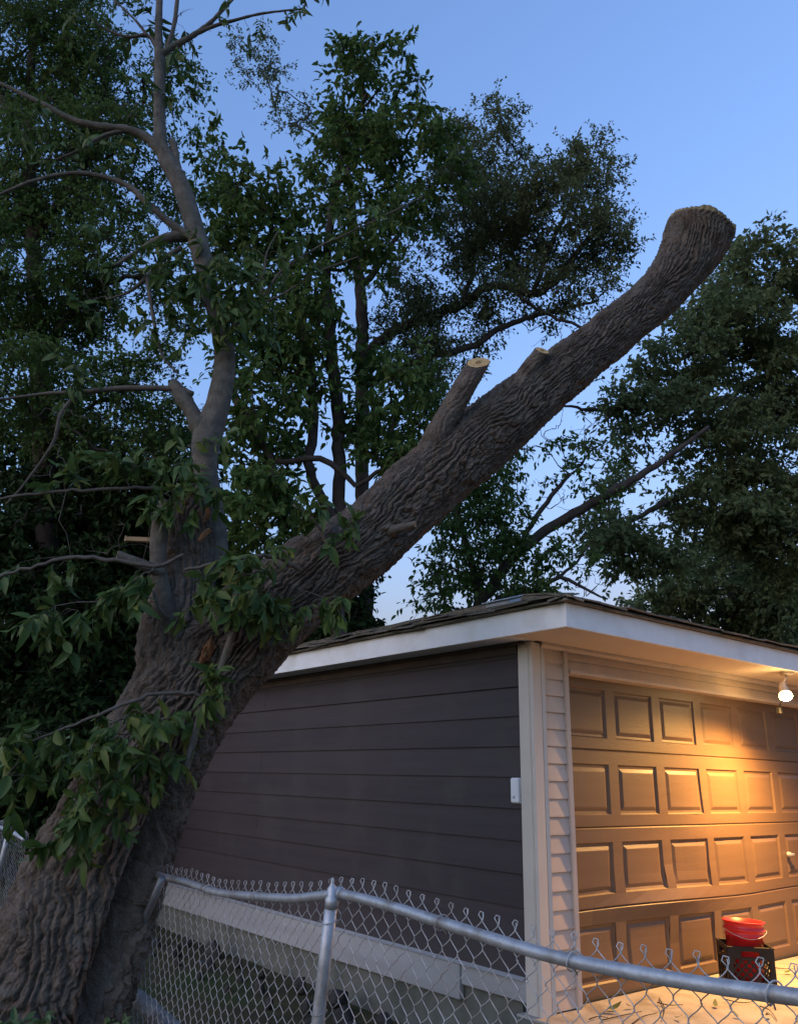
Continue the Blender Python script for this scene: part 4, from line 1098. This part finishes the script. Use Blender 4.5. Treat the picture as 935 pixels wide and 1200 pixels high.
for (pa, pb, ra_, rb2) in (((208, 578, 3.66), (219, 590, 3.62), 2.5, 3.5), ((245, 596, 3.60), (241, 612, 3.62), 3.5, 1.5), ((232, 634, 3.53), (246, 621, 3.55), 2, 3.5)):
    a = P(*pa[:2], pa[2]); b2 = P(*pb[:2], pb[2]); pts = np.array([a * (1 - f) + b2 * f + rng.normal(0, .004, 3) for f in np.linspace(0, 1, 6)])
    V, Q, T_ = tube_arrays(pts, np.interp(np.linspace(0, 1, 6), [0, .5, 1], [ra_, 5, rb2]) * mpp(a) * .8, 5); obj('splinter', V, [Q, T_], 'wound_wood', tree, TB, smooth=False)
# torn orange wound on the trunk
wb = bmesh.new(); bmesh.ops.create_icosphere(wb, subdivisions=4, radius=1.0)
c_ = P(243, 764, 3.565); ax = unit(P(252, 745, 3.56) - P(232, 785, 3.56))
for v in wb.verts:
    q = np.array(v.co); k_ = 1 + 0.35 * float(vnoise(q[0] * 2 + 5, q[1] * 2, q[2] * 2, seed=5)) + .2 * float(vnoise(q[0] * 6 + 5, q[1] * 6, q[2] * 6, seed=6))
    side_ = unit(np.cross(ax, [0, 1, 0]))
    v.co = Vector((c_ - TB) + ax * q[2] * .07 * k_ + side_ * q[0] * .027 * k_ + np.array([0, 1.0, 0]) * q[1] * .04 * k_)
bm_obj('torn_bark', wb, 'wound_wood', tree, True)

# grey shoot rising from the stub with its boughs
def shoot(name, pts, material='shoot_bark', sides=10, wob=0.004, step=0.03):
    Pp, Rr = px_path(pts); L_ = np.sum(np.linalg.norm(np.diff(Pp, axis=0), axis=1))
    C, R2 = resample(Pp, Rr, max(6, int(L_ / step)))
    C[1:] += np.cumsum(rng.normal(0, wob, C[1:].shape), 0) * np.linspace(0, 1, len(C) - 1)[:, None] * 0.25
    R2 = R2 * (1 + 0.07 * rng.normal(size=len(R2)))
    V, Q, T_ = tube_arrays(C, R2, sides); obj(name, V, [Q, T_], material, tree, TB)
    return C
NODES = []
D0 = 3.88
stem, ring, td_, Cs = bark_tube('shoot_stem', [(252, 665, 17, 3.84), (248, 610, 15, 3.85), (241, 550, 13.5, 3.86), (243, 512, 16, 3.87), (257, 470, 13.5, 3.88), (264, 420, 12.2, 3.89), (256, 375, 11, 3.90), (246, 338, 10.8, 3.92), (231, 278, 10.8, 3.94), (214, 222, 10.2, 3.96), (196, 186, 9.6, 3.98), (188, 158, 7.5, 3.99), (187, 73, 6.2, 4.03), (186, 30, 4.4, 4.05), (189, -40, 3.4, 4.08)], 700, 64, 0.0022, 0.018, material='shoot_bark', seed=51, ridges=False, lump=0.06)
NODES += list(Cs[::12])
BOUGHS = [
    [(243, 516, 13, 3.87), (229, 490, 11, 3.86), (216, 469, 9.5, 3.85), (207, 455, 8, 3.85), (203, 449, 6.5, 3.85)],
    [(226, 462, 4, 3.84), (206, 456, 4, 3.84), (150, 455, 3.6, 3.82), (92, 460, 3, 3.80), (50, 462, 2.2, 3.80), (0, 470, 1.6, 3.80)],
    [(92, 460, 2.6, 3.80), (72, 485, 2.4, 3.80), (62, 520, 2, 3.80), (30, 565, 1.6, 3.80), (8, 590, 1.2, 3.8)],
    [(197, 188, 8, 3.98), (176, 164, 6, 3.97), (150, 152, 5, 3.95), (118, 148, 4.4, 3.93), (85, 140, 3.6, 3.92), (40, 116, 2.6, 3.90), (-10, 92, 2, 3.9)],
    [(150, 152, 3, 3.95), (120, 160, 2.6, 3.94), (90, 178, 2, 3.93), (60, 190, 1.4, 3.92)],
    [(231, 282, 5, 3.92), (200, 262, 4.8, 3.90), (175, 240, 4, 3.88), (150, 218, 3.4, 3.87), (120, 207, 3, 3.86), (85, 203, 2.6, 3.85), (45, 211, 2.2, 3.84), (-10, 232, 1.8, 3.84)],
    [(228, 276, 7, 3.94), (208, 277, 6.5, 3.93), (188, 282, 5.6, 3.92), (165, 292, 2.6, 3.91), (135, 312, 2, 3.9)],
    [(213, 290, 4, 3.92), (190, 305, 3.6, 3.9), (172, 325, 3, 3.88), (150, 342, 2, 3.87), (125, 350, 1.4, 3.86)],
    [(172, 322, 2.6, 3.88), (180, 370, 2.2, 3.86), (190, 415, 1.6, 3.86), (210, 440, 1.2, 3.86)],
    [(209, 205, 5, 3.97), (206, 180, 4.4, 3.98), (202, 165, 4, 3.99)],
    [(187, 66, 5, 4.03), (201, 56, 4, 4.03), (227, 41, 3.2, 4.02), (246, 27, 2.6, 4.02), (262, 10, 2, 4.02), (285, -15, 1.4, 4.02)],
    [(222, 43, 2.6, 4.02), (250, 31, 2.2, 4.02), (275, 24, 1.8, 4.02), (310, 16, 1.4, 4.02), (355, 12, 1, 4.02)],
    [(196, 58, 3.4, 4.03), (205, 25, 2.8, 4.04), (209, -20, 2.4, 4.05)],
    [(186, 60, 3, 4.03), (174, 42, 2.4, 4.03), (150, 43, 2, 4.02), (124, 33, 1.5, 4.02), (100, 15, 1, 4.02)],
    [(175, 44, 2, 4.03), (160, 25, 1.6, 4.02), (140, 5, 1.2, 4.02), (125, -10, 1, 4.02)],
    [(262, 395, 2.4, 3.86), (305, 352, 2.0, 3.8), (330, 318, 1.6, 3.78), (372, 290, 1.4, 3.77), (400, 277, 1.3, 3.76), (450, 252, 1.0, 3.76), (497, 228, .7, 3.76)],
    [(305, 352, 1.5, 3.8), (310, 318, 1.3, 3.78), (313, 296, 1.1, 3.78), (326, 270, .7, 3.78)],
    [(262, 380, 2.2, 3.86), (290, 362, 1.8, 3.82), (330, 345, 1.4, 3.8), (372, 318, 1.0, 3.79), (420, 300, .7, 3.79)]]
for bl in BOUGHS:
    C = shoot('bough', bl, 'shoot_bark' if bl[0][2] > 4.5 else 'twig_bark', 10 if bl[0][2] > 4 else 6); NODES += list(C[::5])
for tb in ((195, 385, 3.87, 36, 55, .12, 14), (120, 330, 3.87, 50, 40, .12, 10), (70, 520, 3.80, 60, 60, .12, 14), (150, 120, 3.95, 50, 40, .12, 10), (225, 30, 4.03, 50, 30, .12, 12), (60, 175, 3.9, 50, 30, .12, 8), (130, 625, 3.6, 60, 30, .1, 8)):
    c_, rad_ = blob_of(tb); tbt = Batch(); rt_ = np.random.default_rng(int(tb[0]))
    for pl_, w in grow(NODES, in_blob(tb[6], c_, rad_, rt_, 0.1), rt_, 0.25):
        Cq, Rq = resample(pl_, np.array([1.0, .8, .6, .3]) * .0026 * math.sqrt(min(w, 4)), 10); tbt.tube(Cq, Rq, 4, False)
    o = tbt.build('twigs', 'twig_bark', tree, TB); o['kind'] = 'stuff'
shoot('hanging_stem', [(287, 702, 4, 3.50), (268, 755, 4, 3.49), (258, 785, 4, 3.48), (244, 818, 4.2, 3.46), (232, 850, 4.6, 3.45), (218, 906, 4.2, 3.43)], 'shoot_bark', 8, 0.003)
shoot('twig', [(250, 823, 1.2, 3.46), (222, 817, 1.3, 3.46), (195, 812, 1.3, 3.45)], 'red_bark', 5)
shoot('twig', [(180, 692, 1.8, 3.50), (186, 710, 1.8, 3.49), (197, 725, 2, 3.52)], 'twig_bark', 5)

# ------------------------------------------------------------------ leaf sprays of the leaning tree
def near_leaf(name, bend, fold, wid, lmat='leaf_near', tw=0.0):
    us = np.array([0, .10, .30, .55, .80, 1.0]); hw = np.array([.02, .24, .46, .50, .30, .0]) * wid
    V = []
    for u, w in zip(us, hw):
        z = -bend * u * u
        for sgn in (-1, 0, 1):
            V.append((u * math.cos(bend * u * .5), sgn * w, z + fold * abs(sgn) * w + 0.03 * math.sin(u * 9 + sgn) * w + tw * sgn * w * u))
    Q = []
    for r in range(len(us) - 1):
        for c_ in (0, 1): Q.append([r * 3 + c_, (r + 1) * 3 + c_, (r + 1) * 3 + c_ + 1, r * 3 + c_ + 1])
    return np.array(V), np.array(Q)
LEAFS = [near_leaf('leaf', b_, f_, w_, tw=t_) for b_, f_, w_, t_ in ((.25, .45, .40, .1), (.55, .35, .34, -.3), (.12, .7, .43, .2), (.4, .25, .36, .5), (.95, .5, .33, -.1), (.7, .9, .36, .6), (-.2, .4, .38, -.4))]
LEAFM = [mesh('leaf', V, Q, 'leaf_near', True) for V, Q in LEAFS]
SPR = [
  ([(262, 824, 2.4, 3.50), (222, 812, 2.4, 3.44), (185, 812, 2.2, 3.38), (140, 828, 2, 3.30), (90, 848, 1.6, 3.26), (30, 872, 1.2, 3.26)],
   [(150, 848, 3.30, 44, 30, .12, 13), (112, 895, 3.27, 36, 44, .12, 12), (55, 868, 3.27, 45, 24, .12, 8), (178, 878, 3.38, 20, 44, .06, 9), (88, 950, 3.24, 22, 34, .10, 8), (20, 900, 3.30, 24, 28, .10, 5), (140, 930, 3.32, 22, 30, .08, 5)]),
  ([(352, 668, 3, 3.62), (320, 652, 3, 3.52), (280, 655, 2.6, 3.44), (245, 662, 2.2, 3.40), (215, 668, 1.5, 3.40)],
   [(280, 690, 3.40, 45, 30, .10, 12), (232, 690, 3.38, 22, 28, .08, 5), (335, 700, 3.46, 32, 18, .08, 7), (385, 704, 3.52, 24, 10, .05, 5), (310, 655, 3.48, 40, 14, .08, 5), (260, 660, 3.40, 24, 12, .06, 3)]),
  ([(215, 650, 2, 3.50), (185, 664, 2.4, 3.48), (160, 660, 2.6, 3.46), (130, 656, 2.6, 3.44), (90, 653, 2.4, 3.42), (45, 662, 2, 3.40), (-10, 680, 1.8, 3.40)],
   [(140, 692, 3.44, 34, 20, .10, 8), (75, 722, 3.42, 34, 16, .08, 8), (165, 680, 3.46, 24, 16, .06, 4)]),
  ([(243, 560, 2.6, 3.78), (205, 572, 2.4, 3.70), (150, 572, 2.2, 3.62), (60, 577, 2, 3.56), (-10, 585, 1.6, 3.52)],
   [(170, 540, 3.62, 52, 20, .12, 8), (215, 555, 3.64, 32, 24, .12, 6), (110, 562, 3.58, 40, 12, .08, 4), (205, 586, 3.52, 30, 16, .06, 7), (240, 570, 3.6, 24, 16, .06, 4), (250, 522, 3.70, 24, 12, .08, 3), (60, 660, 3.6, 60, 16, .1, 3)]),
  ([(392, 660, 2, 3.60), (380, 630, 1.8, 3.56), (365, 605, 1.5, 3.54), (345, 592, 1, 3.54)],
   [(362, 598, 3.55, 26, 16, .06, 5), (395, 624, 3.52, 10, 14, .05, 3)]),
  ([(258, 805, 1.6, 3.50), (248, 796, 1.4, 3.47), (238, 800, 1, 3.45)],
   [(246, 795, 3.45, 22, 10, .04, 5), (226, 838, 3.44, 12, 10, .04, 3)]),
  (None, [(258, 352, 3.78, 42, 60, .20, 36), (222, 330, 3.80, 25, 30, .12, 9), (292, 372, 3.84, 34, 28, .15, 9), (245, 300, 3.86, 30, 20, .1, 6), (290, 310, 3.84, 30, 40, .15, 8), (150, 270, 3.9, 60, 50, .2, 10), (60, 450, 3.8, 60, 30, .15, 6), (110, 190, 3.92, 50, 40, .15, 8), (40, 160, 3.9, 40, 50, .15, 8), (360, 290, 3.77, 50, 26, .12, 8), (440, 250, 3.76, 40, 20, .1, 5), (180, 380, 3.87, 30, 40, .12, 7), (120, 340, 3.87, 40, 30, .12, 6)]),
  (None, [(135, 25, 4.02, 50, 30, .2, 9), (205, 80, 4.05, 18, 40, .15, 6), (345, 12, 4.02, 34, 14, .15, 6), (275, 18, 4.02, 36, 12, .15, 4), (190, 20, 4.05, 30, 25, .15, 4), (180, 110, 4.0, 30, 30, .15, 3)])]
SPR = SPR[:6] + [(None, [b_]) for sp2 in SPR[6:] for b_ in sp2[1]]
rg = np.random.default_rng(77)
ALL = []
for si, (path, blobs) in enumerate(SPR):
    bt = Batch(); nodes = NODES
    if path:
        Pp, Rr = px_path(path); C, R2 = resample(Pp, Rr, 26); C[1:] += rg.normal(0, .004, C[1:].shape); bt.tube(C, R2, 6); nodes = list(C[3:])
    targets = []
    for bl in blobs:
        c, rad = blob_of(bl); targets.append(in_blob(bl[6], c, rad, rg, 0.1))
    targets = np.vstack(targets)
    lv = []
    for pl_, w in grow(nodes, targets, rg, 0.2):
        r0 = 0.0018 * math.sqrt(min(w, 6)); bt.tube(pl_, np.array([r0, r0, r0 * .8, r0 * .6]), 4, False)
        end = pl_[-1]; d0 = unit(pl_[-1] - pl_[-2])
        nl = int(rg.integers(11, 18))
        tipd = unit(d0 * .7 + np.array([0, -.1, -.6]) + rg.normal(0, .5, 3)); tl = DK * rg.uniform(.07, .17)
        tw = np.array([end, end + tipd * tl * .5 + [0, 0, .006], end + tipd * tl]); bt.tube(tw, np.array([.0014, .0011, .0007]), 4, False)
        side0 = unit(np.cross(tipd, rg.normal(size=3)))
        for q in range(nl):
            f_ = (q + .4) / nl; base_ = end + tipd * tl * f_
            sd = side0 * (1 if q % 2 else -1)
            dr = unit(tipd * .7 + sd * rg.uniform(.4, 1.1) + rg.normal(0, .35, 3) + np.array([0, 0, -.45]))
            if q == nl - 1: dr = unit(tipd + rg.normal(0, .2, 3))
            nm_ = unit(rg.normal(0, .7, 3) + np.array([0, -.45, .6]))
            lv.append((base_, dr, nm_, DK * min(.105, .030 + rg.gamma(2.0, .017)) * (1 if si < 6 else .9)))
    part = bt.build('leafy_branch', 'twig_bark', tree, TB)
    if not path: part['kind'] = 'stuff'
    for L in lv: ALL.append((part, *L))
size = np.array([L[4] / ((L[1] - CAM) @ FWD) for L in ALL]); order = np.argsort(-size)
rest = {}
for rank, q in enumerate(order):
    part, pos, dr, nm_, ln = ALL[q]
    X = dr; Z = unit(nm_ - X * (nm_ @ X)); Y = np.cross(Z, X); k_ = int(rg.integers(0, len(LEAFM)))
    if rank < 300:
        o = bpy.data.objects.new('leaf', LEAFM[k_]); link(o, part); p_ = pos - TB
        o.matrix_basis = Matrix(((X[0], Y[0], Z[0], p_[0]), (X[1], Y[1], Z[1], p_[1]), (X[2], Y[2], Z[2], p_[2]), (0, 0, 0, 1))) @ Matrix.Scale(ln, 4)
    else:
        V, Q = LEAFS[k_]; b_ = rest.setdefault(part.name, (part, Batch()))
        b_[1].add(pos + ln * (V[:, 0:1] * X + V[:, 1:2] * Y + V[:, 2:3] * Z), Q)
for part, b_ in rest.values():
    o = b_.build('foliage', 'leaf_near', part, TB); o['kind'] = 'stuff'

# L-shaped strip of wood beside the stub
bp = P(181, 633, 3.62)
brk = empty('wooden_bracket', bp, R_(4), label='pale L-shaped strip of bare wood standing out beside the broken stub', cat='bracket')
u_ = mpp(bp)
box('arm', -33 * u_, 0.5 * u_, -.012, .022, -2.6 * u_, 2.6 * u_, 'pale_wood', brk, .002)
box('upright', -1.5 * u_, 3.5 * u_, -.010, .02, 2.7 * u_, 32 * u_, 'pale_wood', brk, .002)
box('tip', -33.5 * u_, -31 * u_, -.014, .024, -3.2 * u_, 3.4 * u_, 'pale_wood', brk, .001)
V, Q, T_ = tube_arrays(np.array([P(178, 600, 3.60), P(174, 632, 3.585), P(166, 664, 3.56)]) - bp, np.full(3, .0018), 5)
o = obj('string', V, [Q, T_], 'twig_bark', brk); o.rotation_euler = (0, 0, -R_(4))

DK = 1.0
# ------------------------------------------------------------------ yard: stones, logs, weeds, litter, overhead wire
def stone_mesh(sd):
    b = bmesh.new(); bmesh.ops.create_icosphere(b, subdivisions=3, radius=1.0)
    for v in b.verts:
        q = np.array(v.co); k_ = 1 + .30 * float(vnoise(q[0] * 1.3 + sd * 7, q[1] * 1.3, q[2] * 1.3, seed=sd)) + .12 * float(vnoise(q[0] * 4 + sd, q[1] * 4, q[2] * 4, seed=sd + 1))
        v.co = Vector(np.clip(q * k_, -.86, .86))
    me = bpy.data.meshes.new('stone'); b.to_mesh(me); b.free(); me.materials.append(MATS['stone'])
    me.polygons.foreach_set('use_smooth', np.ones(len(me.polygons), bool)); return me
SM = [stone_mesh(k_) for k_ in range(5)]
def gnd(px, py, z):
    return on_plane(px, py, np.array([0, 0, z]), np.array([0, 0, 1.0]))
for k_ in range(26):
    a_ = 0.25 + 4.6 * (k_ + rng.uniform(-.4, .4)) / 26; row = k_ % 3
    sc_ = rng.uniform(.03, .085)
    p_ = G(-0.22 - 0.20 * row - rng.uniform(0, .1), a_, GZ + sc_ * .45 + (0.03 if row == 0 else 0))
    o = bpy.data.objects.new('stone', SM[k_ % 5]); link(o); o.location = p_; o.rotation_euler = rng.uniform(0, 6.2, 3); o.scale = (sc_ * 1.3, sc_, sc_ * .8)
    tag(o, 'rough grey stone in the dark heap along the foot of the side wall', 'stone', 'stones heaped along the side wall')
for lab, pts in (('pale weathered log lying behind the fence next to the leaning trunk', [(147, 1160, 7, 5.3), (163, 1172, 9, 5.28), (186, 1190, 9, 5.25), (215, 1214, 8, 5.2)]),):
    Pp, Rr = px_path(pts); C, R2 = resample(Pp, Rr, 40)
    lg = empty('log', C[len(C) // 2], 0, label=lab, cat='log')
    T, e1, e2 = frames(C); th = np.arange(24) * 2 * np.pi / 24
    nz_ = 1 + .30 * vnoise(np.cos(th)[None] * 1.6 + 5, np.sin(th)[None] * 1.6 + 9, np.arange(40)[:, None] * .14, seed=8) + .16 * vnoise(np.cos(th)[None] * 4 + 5, np.sin(th)[None] * 4 + 9, np.arange(40)[:, None] * .5, seed=9)
    V = C[:, None] + (R2[:, None] * nz_)[..., None] * (np.cos(th)[None, :, None] * e1[:, None] + np.sin(th)[None, :, None] * e2[:, None])
    i_ = np.arange(39)[:, None] * 24; j_ = np.arange(24)[None]
    Q = np.stack([i_ + j_, i_ + (j_ + 1) % 24, i_ + 24 + (j_ + 1) % 24, i_ + 24 + j_], -1).reshape(-1, 4)
    obj('wood', V.reshape(-1, 3), Q, 'grey_log', lg, C[len(C) // 2])
    for e_, nm_ in ((0, 'end'), (39, 'end')):
        Vc = np.vstack([V[e_], C[e_][None]]); Tq = np.array([[24, q, (q + 1) % 24] if e_ else [24, (q + 1) % 24, q] for q in range(24)])
        obj('end_grain', Vc, Tq, 'grey_log', lg, C[len(C) // 2])
# weeds at the tree's foot
for w_, (px_, py_, d_) in enumerate([(8, 1192, 3.7), (34, 1190, 3.75), (58, 1204, 3.7), (118, 1206, 3.8), (150, 1204, 4.0)]):
    tp = P(px_, py_, d_); rt = np.array([tp[0], tp[1], GZ])
    wd_ = empty('weed', rt, 0, label='light green weed growing at the foot of the leaning trunk', cat='weed', group='weeds at the foot of the trunk')
    bt = Batch(); bl_ = []; H_ = tp[2] - GZ
    for q in range(6):
        an = rng.uniform(0, 6.28); rr_ = rng.uniform(.02, .10)
        pts = np.array([[0, 0, 0], [math.cos(an) * rr_ * .4, math.sin(an) * rr_ * .4, H_ * .5], [math.cos(an) * rr_, math.sin(an) * rr_, H_ * rng.uniform(.85, 1.02)]])
        C, R2 = resample(pts, [.004, .003, .0015], 12); bt.tube(C, R2, 4)
        for c_ in C[3:]:
            for _ in range(3): bl_.append((c_, unit(rng.normal(0, 1, 3) * [1, 1, .35] + [0, 0, .15]), rng.uniform(.05, .09)))
    bt.build('stem', 'weed', wd_)
    pos = np.array([b_[0] for b_ in bl_]); dr = np.array([b_[1] for b_ in bl_]); ln = np.array([b_[2] for b_ in bl_])
    V, T_ = leaf_cloud(pos, dr, np.tile([0, -.3, 1.0], (len(pos), 1)) + rng.normal(0, .3, pos.shape), ln, ln * .42, 1)
    o = obj('leaves', V, T_, 'weed', wd_, smooth=False); o['kind'] = 'stuff'
# litter on the driveway
def twig_on(pxs, r_=0.004):
    pts = np.array([gnd(x, y, .008) for x, y in pxs]); pts[:, 2] += np.abs(rng.normal(0, .008, len(pts)))
    C, R2 = resample(pts, np.linspace(r_, r_ * .5, len(pts)), 14); V, Q, T_ = tube_arrays(C, R2, 5)
    o = obj('fallen_twig', V, [Q, T_], 'dark_bark', None, C[0]); o.location = C[0]
    tag(o, 'thin dark twig lying on the concrete driveway', 'twig', 'twigs littering the driveway')
for pxs in ([(848, 1173), (868, 1176), (884, 1174)], [(705, 1196), (730, 1190), (752, 1186)], [(740, 1200), (752, 1192), (770, 1188)], [(770, 1176), (784, 1180), (800, 1178)], [(890, 1180), (902, 1186), (910, 1196)], [(772, 1170), (778, 1182), (776, 1196)], [(905, 1136), (918, 1135), (930, 1136)], [(690, 1196), (700, 1192), (712, 1193)]):
    twig_on(pxs)
for (px_, py_, s_, dg) in ((712, 1183, .11, 20), (724, 1186, .10, 160), (838, 1180, .08, 70), (900, 1190, .07, 240), (790, 1192, .07, 300), (865, 1192, .06, 100), (918, 1140, .07, 10), (742, 1180, .06, 200)):
    V, Q = LEAFS[1]; p_ = gnd(px_, py_, .012)
    V2 = V * s_ * np.array([1, 1.1, -.5]); o = obj('fallen_leaf', V2, Q, 'leaf_fallen'); o.location = p_ + np.array([0, 0, .004]); o.rotation_euler = (R_(6), R_(-5), R_(dg))
    tag(o, 'green leaf lying on the concrete driveway', 'leaf', 'leaves littering the driveway')
a_, b_2 = P(-500, 640, 15), P(1500, 838, 15)
ff = np.linspace(0, 1, 60)[:, None]; pts = a_ * (1 - ff) + b_2 * ff; pts[:, 2] -= 0.0 + 0.5 * (ff * (1 - ff))[:, 0]
V, Q, T_ = tube_arrays(pts, np.full(60, .014), 6)
o = obj('overhead_wire', V, [Q, T_], 'cable'); tag(o, 'dark overhead wire crossing the sky just above the garage roof', 'wire')
